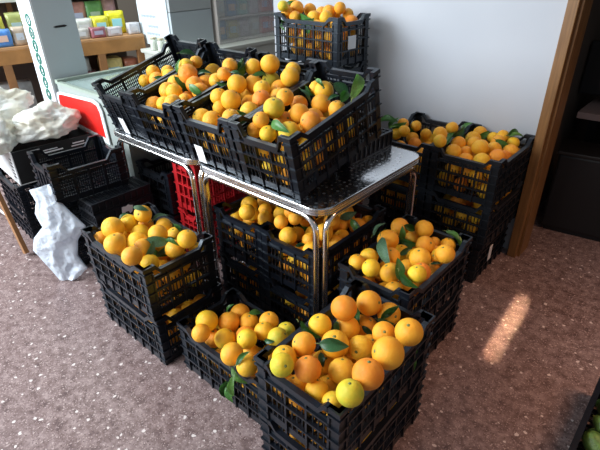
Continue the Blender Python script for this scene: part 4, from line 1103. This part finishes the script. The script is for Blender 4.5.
# printed carton holding the bags
def carton():
    r = empty('produce_carton', (-3.27, .80, .392), (0, 0, math.radians(-4))); tag(r, 'black and white printed carton filled with white plastic bags', 'carton')
    W, D, h, t = .40, .455, .20, .006; Kb = mat('black_print', (.012, .012, .012), .45); Wb = mat('carton_white', (.65, .66, .66), .6)
    b = MB(); b.box((0, 0, 0), (W, D, t)); obj('carton_bottom', b.mesh('b'), Wb, r)
    b = MB(); b.box((0, 0, t), (W, t, h)); o = obj('side_panel', b.mesh('b'), Wb, r); o['label'] = 'white printed side'
    for i in range(6):
        sticker(o, W-.05-.0*i, .04+.022*i, .05-.006*(i % 3), .008, y=-.0005, m=Kb, name='printed_line', label='black printed line')
    b = MB(); b.box((0, D-t, t), (W, D, h)); obj('side_panel', b.mesh('b'), Kb, r)
    b = MB(); b.box((0, t, t), (t, D-t, h)); obj('end_panel', b.mesh('b'), Kb, r)
    b = MB(); b.box((W-t, t, t), (W, D-t, h)); o = obj('end_panel', b.mesh('b'), Kb, r)
    for y0, y1, z0, z1 in ((.16, .28, .150, .158), (.17, .25, .165, .170), (.33, .43, .150, .156), (.34, .41, .165, .172)):
        q = MB(); q.box((W, y0, z0), (W+.001, y1, z1)); p = obj('printed_line', q.mesh('l'), PAPER, o)
carton()
# ------------------------------------------------------------------ text
def text_mesh(s, size, ext=.001):
    cu = bpy.data.curves.new('t', 'FONT'); cu.body = s; cu.size = size; cu.extrude = ext; cu.align_x = 'CENTER'; cu.align_y = 'CENTER'
    o = bpy.data.objects.new('t', cu); COL.objects.link(o); dg = bpy.context.evaluated_depsgraph_get()
    me = bpy.data.meshes.new_from_object(o.evaluated_get(dg)); bpy.data.objects.remove(o); bpy.data.curves.remove(cu)
    me.materials.clear(); return me
# chest freezer with glass lid and red sign
def freezer():
    r = empty('chest_freezer', (-3.25, 1.27, 0)); tag(r, 'pale chest freezer with glass lid behind the empty crate, red sign on its side', 'freezer')
    FB = mat('freezer_body', (.31, .345, .32), .4)
    b = MB(); b.box((0, 0, .03), (.78, .03, .83)); b.box((0, .80, .03), (.78, .83, .83)); b.box((0, .03, .03), (.03, .80, .83)); b.box((.75, .03, .03), (.78, .80, .83)); b.box((.03, .03, .03), (.75, .80, .50)); obj('body', b.mesh('b'), FB, r)
    b = MB(); b.box((.0, .0, 0), (.78, .83, .03)); obj('plinth', b.mesh('b', bevel=.002), DARK, r)
    b = MB(); b.box((-.01, -.005, .83), (.03, .84, .855)); b.box((.75, -.005, .83), (.785, .84, .855)); b.box((.03, -.005, .83), (.75, .02, .845)); b.box((.03, .81, .83), (.75, .84, .845)); obj('lid_frame', b.mesh('b'), mat('grey_green_frame', (.30, .36, .30), .4), r)
    b = MB(); b.box((.03, .02, .832), (.75, .81, .838)); obj('glass_lid', b.mesh('b'), mat('lid_glass', (.62, .76, .72), .15, trans=.55), r)
freezer()
def sign():
    # wedge shaped red sign with white border on the freezer's near side
    r = empty('red_sign', (-3.05, 1.262, .70)); tag(r, 'red sign with white rounded border on the pale freezer side', 'sign')
    P = SIGN
    def poly(sc, t0, t1):
        cx = sum(p[0] for p in P)/len(P); cz = sum(p[1] for p in P)/len(P)
        b = MB(); b.prism([(((p[0]-cx)*sc[0]+cx)+3.05, ((p[1]-cz)*sc[1]+cz)-.70) for p in P], t0, t1); return b.mesh('s')
    obj('border', poly((1, 1), -.008, .0), PAPER, r)
    obj('face', poly((.90, .78), -.010, -.0081), mat('sign_red', (.75, .02, .015), .35), r)
sign()
def tall_cabinet():
    r = empty('white_cabinet', (-3.47, 1.245, 0), (0, 0, 0)); tag(r, 'tall white cabinet with green ringed letters down its narrow edge', 'cabinet')
    W, D, h = .20, .255, 1.75
    LW = mat('cabinet_white', (.74, .78, .80), .4)
    b = MB(); b.box((0, 0, 0), (W, .012, h)); o = obj('lettered_side', b.mesh('b'), LW, r)
    b = MB(); b.box((0, .012, 0), (W, D, h)); obj('body', b.mesh('b'), GREY, r)
    G = mat('letter_green', (.01, .13, .09), .5)
    for i, ch in enumerate('IbOQDOQ'):
        z = 1.205-i*.076; x = .11
        b = MB(); n = 28; pa = []
        for s_, rr in ((1, 1), (1, .66)):
            pa.append([(x+.034*rr*math.cos(2*PI*k/n), z+.037*rr*math.sin(2*PI*k/n)) for k in range(n)])
        for k in range(n):
            k2 = (k+1) % n; b.prism([pa[0][k], pa[0][k2], pa[1][k2], pa[1][k]], -.003, 0)
        rg = obj('letter_ring', b.mesh('ring'), G, o)
        me = text_mesh(ch, .052); obj('letter', me, G, rg, mtx=Matrix.Translation((x, -.002, z)) @ Matrix.Rotation(PI/2, 4, 'X') )
    m = MB(); m.prism([(-.045, 0), (-.025, .006), (.03, .008), (.045, .002), (.03, -.006), (-.03, -.006)], -.002, .003, Matrix.Translation((W, .145, 1.16)) @ Matrix.Rotation(PI/2, 4, 'Z'))
    obj('handle_slot', m.mesh('h'), DARK, r)
tall_cabinet()
# counter, grey unit, notice, display case
b = MB(); b.box((-3.96, 2.36, 0), (-3.42, 3.9, .80)); b.box((-3.98, 2.34, .80), (-3.40, 3.92, .83)); tag(obj('counter', b.mesh('c', bevel=.003), mat('counter_white', (.55, .56, .50), .5)), 'pale counter behind the freezer carrying the grey unit', 'counter')
def grey_unit():
    r = empty('grey_unit', (-3.97, 2.44, .832)); tag(r, 'plain grey box-shaped unit standing on the counter behind the tables', 'appliance')
    b = MB(); b.box((0, 0, 0), (.37, .43, .30)); obj('lower_housing', b.mesh('c', bevel=.004), GREY, r)
    b = MB(); b.box((0, 0, .303), (.372, .432, .95)); obj('upper_housing', b.mesh('c', bevel=.004), mat('light_grey_enamel', (.43, .46, .46), .4), r)
grey_unit()
def notice():
    r = empty('notice_board', (-4.07, 2.431, .86)); tag(r, 'white paper notice with grey print hanging on the grey unit', 'notice')
    b = MB(); b.box((0, 0, 0), (.44, .006, .80)); obj('sheet', b.mesh('c'), WHITE, r)
    K = mat('grey_print', (.32, .38, .44), .6)
    for i, (x, z, w) in enumerate(((.16, .23, .22), (.22, .15, .17), (.20, .09, .20), (.18, .06, .08))):
        b = MB(); 
        for k in range(int(w/.022)):
            b.box((x-w/2+k*.022, -.001, z-.010+.004*(k % 2)), (x-w/2+k*.022+.015, 0, z+.010)); 
        obj('printed_line', b.mesh('l'), K, r)
notice()
def case():
    r = empty('display_case', (-4.02, 2.905, .832)); tag(r, 'glass fronted case of packets behind the tables, left of the white wall', 'display case')
    b = MB(); b.box((0, 0, 0), (.45, .02, .8)); b.box((0, .90, 0), (.45, .92, .8)); b.box((0, .02, 0), (.02, .90, .8)); b.box((.02, .02, 0), (.45, .90, .02)); b.box((.02, .02, .20), (.44, .90, .212)); b.box((.02, .02, .43), (.44, .90, .445)); obj('carcass', b.mesh('c'), mat('case_cream', (.66, .60, .56), .5), r)
    b = MB(); b.box((.452, .0, .0), (.456, .92, .8)); obj('glass_front', b.mesh('c'), mat('case_glass', (.9, .93, .92), .12, trans=.6, alpha=.45), r)
    return r
case()
def packet(label, loc, s, col, yaw=0, grp=None, kind='packet', lean=0):
    key = 'packet_%02d%02d%02d' % tuple(int(c*99) for c in col)
    b = MB(); w, d, h = s; b.box((-w/2, -d/2, 0), (w/2, d/2, h)); bmesh.ops.subdivide_edges(b.bm, edges=b.bm.edges[:], cuts=4, use_grid_fill=True)
    for v in b.bm.verts:
        f = (1-abs(2*v.co.y/d)**4)*(1-abs(2*v.co.z/h-1)**3)
        if abs(v.co.x) > w*.49: v.co.x *= 1+.12*f
        v.co += Vector(noise.noise_vector(Vector(loc)*5+v.co*20))*.004
        v.co.z = max(v.co.z, 0)
    r = empty('food_'+kind, loc, (0, 0, yaw)); tag(r, label, kind, grp)
    obj('wrapper', b.mesh('p', True), mat(key, col, .35, var=.25, vscale=18), r)
    q = MB(); q.box((w/2*1.13, -d*.3, h*.30), (w/2*1.13+.002, d*.3, h*.68)); obj('front_label', q.mesh('q'), mat('label_'+key, tuple(min(1, .35+c*.6) for c in col[::-1]), .4), r)
# packets in the case
cols = [(.66, .60, .26), (.62, .55, .60), (.16, .34, .62), (.62, .10, .10), (.72, .68, .62), (.55, .42, .52), (.30, .58, .52), (.70, .20, .18)]
names = ['yellowish', 'mauve', 'blue', 'red', 'off-white', 'purple-grey', 'teal', 'crimson']
for row, (z, idx) in enumerate(((.855, (2, 0, 1, 4, 3, 7)), (1.046, (4, 2, 6, 1, 7, 3)), (1.279, (4, 5, 1, 4, 5, 0)))):
    for k, i in enumerate(idx):
        packet('%s food packet on the %s level of the glass case, %s' % (names[i], ['bottom', 'middle', 'top'][row], ['at its left end', 'second from left', 'third from left', 'fourth from left', 'fifth from left', 'at its right end'][k]), (-3.70, 3.0+.142*k, z), (.10, .12, .16-.01*(k % 3)), cols[i], grp=None)
# wooden shelving with groceries
def shelving():
    r = empty('wooden_shelf_table', (-4.30, 1.0, 0), (0, 0, math.radians(-12))); r.location.z = .018; tag(r, 'long wooden shelf table with groceries behind the white cabinet', 'shelf')
    b = MB(); b.box((-.55, -.9, .905), (0, 1.44, .925)); obj('shelf_board', b.mesh('b', bevel=.002), WOODL, r)
    b = MB(); b.box((-.03, -.9, .80), (0.005, 1.44, .904)); obj('apron', b.mesh('b', bevel=.003), mat('orange_brown_wood', (.36, .17, .05), .45, var=.2), r)
    b = MB(); b.box((-.50, .74, .50), (-.02, 1.40, .52)); obj('lower_shelf', b.mesh('b', bevel=.002), mat('dark_shelf', (.07, .04, .02), .5), r)
    b = MB(); b.box((-.54, -.85, .02), (-.52, 1.42, 1.22)); obj('back_panel', b.mesh('b'), mat('shelf_back', (.09, .06, .045), .6), r)
    for x, y in ((-.04, -.05), (-.04, .30), (-.04, 1.02), (-.04, 1.36), (-.50, -.85), (-.50, 1.15)):
        b = MB(); b.box((x, y, 0), (x+.045, y+.06, .80)); obj('leg', b.mesh('l', bevel=.002), WOOD, r)
    b = MB(); b.box((-.55, -.9, 1.22), (-.25, 1.44, 1.245)); obj('upper_shelf', b.mesh('b', bevel=.002), mat('pale_shelf', (.55, .56, .50), .5), r)
    for y in (-.9, .5, 1.22):
        b = MB(); b.box((-.53, y, .925), (-.49, y+.04, 1.22)); obj('upright', b.mesh('b'), WOOD, r)
    return r.location, -12
shelving()
SM = Matrix.Translation((-4.30, 1.0, .019)) @ Matrix.Rotation(math.radians(-12), 4, 'Z')
GR = [ # y, x, z, (depth, width, height), colour, label
 (.19, -.10, .927, (.10, .15, .16), (.55, .30, .12), 'brown packet at the left end of the shelf'),
 (.35, -.09, .927, (.10, .14, .12), (.08, .25, .62), 'blue and white packet on the wooden shelf at far left'),
 (.33, -.24, .927, (.08, .16, .20), (.65, .60, .06), 'taller yellow packet behind the blue one at far left'),
 (.48, -.09, .927, (.08, .09, .13), (.50, .40, .30), 'beige packet on the shelf just left of the lettered cabinet'),
 (.50, -.25, .927, (.08, .12, .22), (.35, .38, .12), 'olive packet behind the beige one beside the lettered cabinet'),
 (.78, -.08, .927, (.06, .12, .12), (.62, .62, .58), 'white packet right of the tall cabinet'),
 (.86, -.22, .927, (.08, .13, .15), (.06, .36, .72), 'bright blue packet right of the tall cabinet'),
 (.93, -.07, .927, (.06, .13, .08), (.50, .48, .44), 'low pale packet at the shelf front, above the apron'),
 (1.00, -.21, .927, (.08, .14, .14), (.60, .62, .56), 'cream packet in the middle of the shelf'),
 (1.07, -.06, .927, (.06, .12, .08), (.30, .10, .12), 'maroon printed packet at the front of the shelf'),
 (1.14, -.20, .927, (.08, .13, .15), (.70, .66, .05), 'yellow packet left of the brightest one'),
 (1.21, -.07, .927, (.06, .12, .07), (.55, .50, .52), 'pinkish white packet at the front right of the shelf'),
 (1.28, -.22, .927, (.09, .14, .18), (.80, .74, .03), 'bright yellow packet beside the hanging notice'),
 (1.38, -.07, .927, (.06, .10, .09), (.58, .58, .60), 'white packet last at the right end of the shelf front'),
 (1.31, -.14, .522, (.14, .12, .20), (.40, .14, .08), 'reddish brown box at the right end below the shelf'),
 (.84, -.36, .927, (.08, .16, .27), (.50, .52, .50), 'tall whitish packet at the back of the shelf beside the cabinet'),
 (1.00, -.36, .927, (.08, .15, .26), (.42, .20, .16), 'rust coloured packet at the back of the shelf'),
 (1.15, -.36, .927, (.08, .14, .26), (.12, .30, .10), 'green packet at the back of the shelf'),
 (1.28, -.38, .927, (.08, .12, .26), (.50, .30, .34), 'dusky pink packet at the back right of the shelf'),
 (.24, -.33, 1.247, (.10, .16, .15), (.70, .32, .10), 'orange packet on the upper shelf at far left'),
 (.42, -.33, 1.247, (.10, .16, .16), (.05, .08, .20), 'dark blue packet on the upper shelf beside the cabinet'),
 (.92, -.33, 1.247, (.10, .15, .12), (.60, .58, .55), 'white packet on the upper shelf right of the cabinet'),
 (1.10, -.33, 1.247, (.10, .15, .14), (.12, .32, .10), 'green packet on the upper shelf'),
 (1.26, -.33, 1.247, (.10, .13, .16), (.60, .55, .10), 'yellowish packet at the right of the upper shelf'),
 (.34, -.16, -.018, (.14, .26, .66), (.34, .33, .32), 'grey patterned sack below the wooden shelf at left'),
 (.88, -.14, .522, (.18, .22, .14), (.13, .05, .06), 'dark maroon box below the wooden shelf'),
 (.86, -.14, .664, (.16, .18, .11), (.40, .44, .44), 'grey box stacked on the maroon box below the shelf'),
 (1.14, -.14, .522, (.16, .17, .22), (.66, .54, .20), 'white and yellow box below the shelf'),
]
for y, x, z, s, c, lab in GR:
    p = SM @ Vector((x, y, z)); packet(lab, p, s, c, yaw=math.radians(-12), kind='box' if 'box' in lab else 'packet')
# jars at the end of the freezer
for i in range(3):
    r = empty('glass_jar', (-3.60-.11*i, 2.385, .832))
    tag(r, ['jar nearest the tables on the pale counter below the notice', 'middle one of three jars below the notice', 'jar farthest from the tables below the notice'][i], 'jar')
    b = MB(); b.lathe([(.030, 0), (.033, .005), (.033, .075), (.026, .088)], 18); obj('glass', b.mesh('j', True), mat('jar_glass', (.62, .66, .56), .2, var=.2), r)
    b = MB(); b.lathe([(.028, .089), (.028, .103), (.024, .105)], 18); obj('lid', b.mesh('l', True), mat('jar_lid', (.55, .50, .35), .4), r)
# ------------------------------------------------------------------ wooden trestle at left edge
def trestle():
    r = empty('wooden_trestle', (-2.95, .66, 0)); tag(r, 'wooden folding trestle with slanting legs at the left edge of the picture', 'trestle')
    def beam(a, b_, w, nm, mt):
        a, b_ = Vector(a), Vector(b_); d = (b_-a).normalized(); s = d.cross(Vector((0, 1, 0))).normalized()*w/2; t = Vector((0, .012, 0))
        m = MB(); vs = [m.bm.verts.new(p) for p in (a-s-t, a+s-t, a+s+t, a-s+t, b_-s-t, b_+s-t, b_+s+t, b_-s+t)]
        for f in ((3,2,1,0),(4,5,6,7),(0,1,5,4),(1,2,6,5),(2,3,7,6),(3,0,4,7)): m.bm.faces.new([vs[i] for i in f])
        obj(nm, m.mesh('beam', bevel=.002), mt, r)
    beam((.165, 0, .02), (-.10, 0, .66), .045, 'leg', WOOD)
    beam((-.62, 0, .02), (-.10, -.03, .66), .04, 'leg', WOOD)
    m = MB(); m.tube([(-.60, .02, .19), (.06, .02, .19)], .007, 10); o = obj('crossbar', m.mesh('bar', True), mat('white_rod', (.7, .7, .68), .4), r); o['label'] = 'thin white metal rod'
trestle()
# ------------------------------------------------------------------ room behind the doorway
def black_cabinet():
    r = empty('black_cabinet', (-.60, 2.92, 0), (0, 0, math.radians(8))); tag(r, 'black cabinet standing in the dark room beyond the doorway', 'cabinet')
    b = MB(); b.box((0, 0, .03), (.75, .22, .50)); obj('body', b.mesh('b', bevel=.012), DARK, r)
    b = MB(); b.box((-.01, -.015, .503), (.76, .235, .525)); obj('top', b.mesh('b', bevel=.006), mat('dark_top', (.008, .007, .007), .45), r)
    b = MB(); b.box((.02, .02, 0), (.73, .20, .03)); obj('plinth', b.mesh('b'), DARK, r)
black_cabinet()
b = MB(); b.box((0, 0, 0), (.07, .09, .003)); tag(obj('paper_sheet', b.mesh('p'), PAPER, loc=(-.38, 3.04, .5255), rot=(0, 0, .4)), 'small white sheet lying on the black cabinet top', 'paper')
def monitor():
    r = empty('black_screen', (-.69, 3.42, .0), (0, 0, math.radians(2))); tag(r, 'large black screen on a dark stand beyond the doorway', 'screen')
    b = MB(); b.box((.0, .0, .74), (.9, .05, 1.05)); obj('panel', b.mesh('b', bevel=.006), DARK, r)
    b = MB(); b.box((.38, .01, .684), (.52, .04, .74)); obj('neck', b.mesh('b'), DARK, r)
monitor()
def dark_desk():
    r = empty('back_desk', (-.62, 3.2, 0)); tag(r, 'desk with pale pink front edge beyond the doorway under the screen', 'desk')
    b = MB(); b.box((0, 0, .645), (1.2, .55, .683)); obj('desktop', b.mesh('b', bevel=.003), mat('pinkish_board', (.40, .30, .28), .5), r)
    for x in (.03, 1.12):
        b = MB(); b.box((x, .25, 0), (x+.05, .5, .645)); obj('leg', b.mesh('b'), DARK, r)
dark_desk()
b = MB(); b.box((0, 0, 1.02), (.9, .25, 1.05)); b.box((0, .21, 1.05), (.9, .25, 1.40)); b.box((0, 0, 1.40), (.9, .25, 1.43)); tag(obj('wall_shelf', b.mesh('s'), mat('olive_shelf', (.14, .11, .06), .6), loc=(-.62, 4.03, 0)), 'dim olive brown shelf on the wall above the black screen', 'shelf')
# ------------------------------------------------------------------ green produce crate at lower right
gc, w = crate('black crate of green produce at the lower right edge of the picture', (.0, 1.08, 0), .32, .62, .20, dip=.01)
def green_thing(k, x, y, z, s, rot):
    bm = bmesh.new(); bmesh.ops.create_icosphere(bm, subdivisions=3, radius=1)
    for v in bm.verts:
        v.co.x *= .75-.22*v.co.z; v.co.y *= .75-.22*v.co.z; v.co += Vector(noise.noise_vector(v.co*2+Vector((k, 0, 0))))*.08
    me = bpy.data.meshes.new('avocado'); bm.to_mesh(me); bm.free()
    for p in me.polygons: p.use_smooth = True
    o = obj('green_fruit', me, GREENM, loc=(x, y, z), rot=rot); o.scale = (s, s, s)
    tag(o, 'dull green pear-shaped fruit in the crate at the lower right edge', 'fruit', 'green fruit in the lower right crate')
    q = MB(); q.lathe([(.06, .93), (.08, .97), (.05, 1.05)], 8); obj('stem', q.mesh('st', True), STEMM, o)
GREENM = mat('green_skin', (.09, .17, .03), .4, var=.4, vscale=3, bump=.4, bscale=12)
for layer in range(2):
    for i in range(3):
        for j in range(6):
            green_thing(layer*20+i*6+j, .060+.098*i+rnd.uniform(-.006, .006), 1.14+.098*j+rnd.uniform(-.005, .005)+.0*layer, .058+.082*layer+rnd.uniform(0, .004), .046, (rnd.uniform(1.2, 1.9), 0, rnd.uniform(0, 6)))
# ------------------------------------------------------------------ lights, world, camera
w = bpy.data.worlds.new('World'); bpy.context.scene.world = w; w.use_nodes = True
bg = w.node_tree.nodes['Background']; bg.inputs[0].default_value = (.80, .88, 1.0, 1); bg.inputs[1].default_value = .27
def area(name, loc, target, sx, sy, power, col, spread=PI):
    l = bpy.data.lights.new(name, 'AREA'); l.shape = 'RECTANGLE'; l.size = sx; l.size_y = sy; l.energy = power; l.color = col; l.spread = spread
    o = bpy.data.objects.new(name, l); COL.objects.link(o); o.location = loc
    o.rotation_euler = (Vector(target)-Vector(loc)).to_track_quat('-Z', 'Y').to_euler(); return o
area('shop_window_light', (-4.2, -1.9, 2.3), (-2.3, 1.0, .1), 3.4, 2.6, 285, (.84, .92, 1.0), math.radians(135))
area('entrance_light', (-1.8, -2.2, 2.6), (-1.3, 1.5, .5), 1.4, 1.4, 46, (1.0, .97, .94))
area('left_room_light', (-4.3, 2.2, 2.9), (-4.1, 2.2, .6), 1.8, 2.4, 60, (.92, 1.0, .98))
sun_o = area('sun_streak', (.95, .95, 1.5), (-.41, 1.90, 0), .022, .46, .36, (1.0, .66, .42), math.radians(1.8))
zz = -(Vector((-.41, 1.90, 0))-Vector((.95, .95, 1.5))).normalized(); yy = Vector((-.06, 1, 0)); yy = (yy-zz*yy.dot(zz)).normalized(); xx = yy.cross(zz)
sun_o.rotation_euler = Matrix((xx, yy, zz)).transposed().to_euler()
area('warm_doorway_light', (.75, 1.9, 2.3), (.02, 1.75, 0), .5, .9, 7, (1.0, .50, .27), math.radians(85))
cam = bpy.data.cameras.new('Camera'); co = bpy.data.objects.new('Camera', cam); COL.objects.link(co)
cam.sensor_width = 36; cam.lens = 471.6/600*36; cam.clip_start = .02
F, R, U = Vector(CAM[0]), Vector(CAM[1]), Vector(CAM[2])
Mx = Matrix((R, U, -F)).transposed().to_4x4(); Mx.translation = Vector((0, 0, 1.528)); co.matrix_world = Mx
sc = bpy.context.scene; sc.camera = co
sc.view_settings.view_transform = 'Standard'; sc.view_settings.look = 'None'; sc.view_settings.gamma = 1; sc.view_settings.use_curve_mapping = False
sc.view_settings.exposure = 0.0
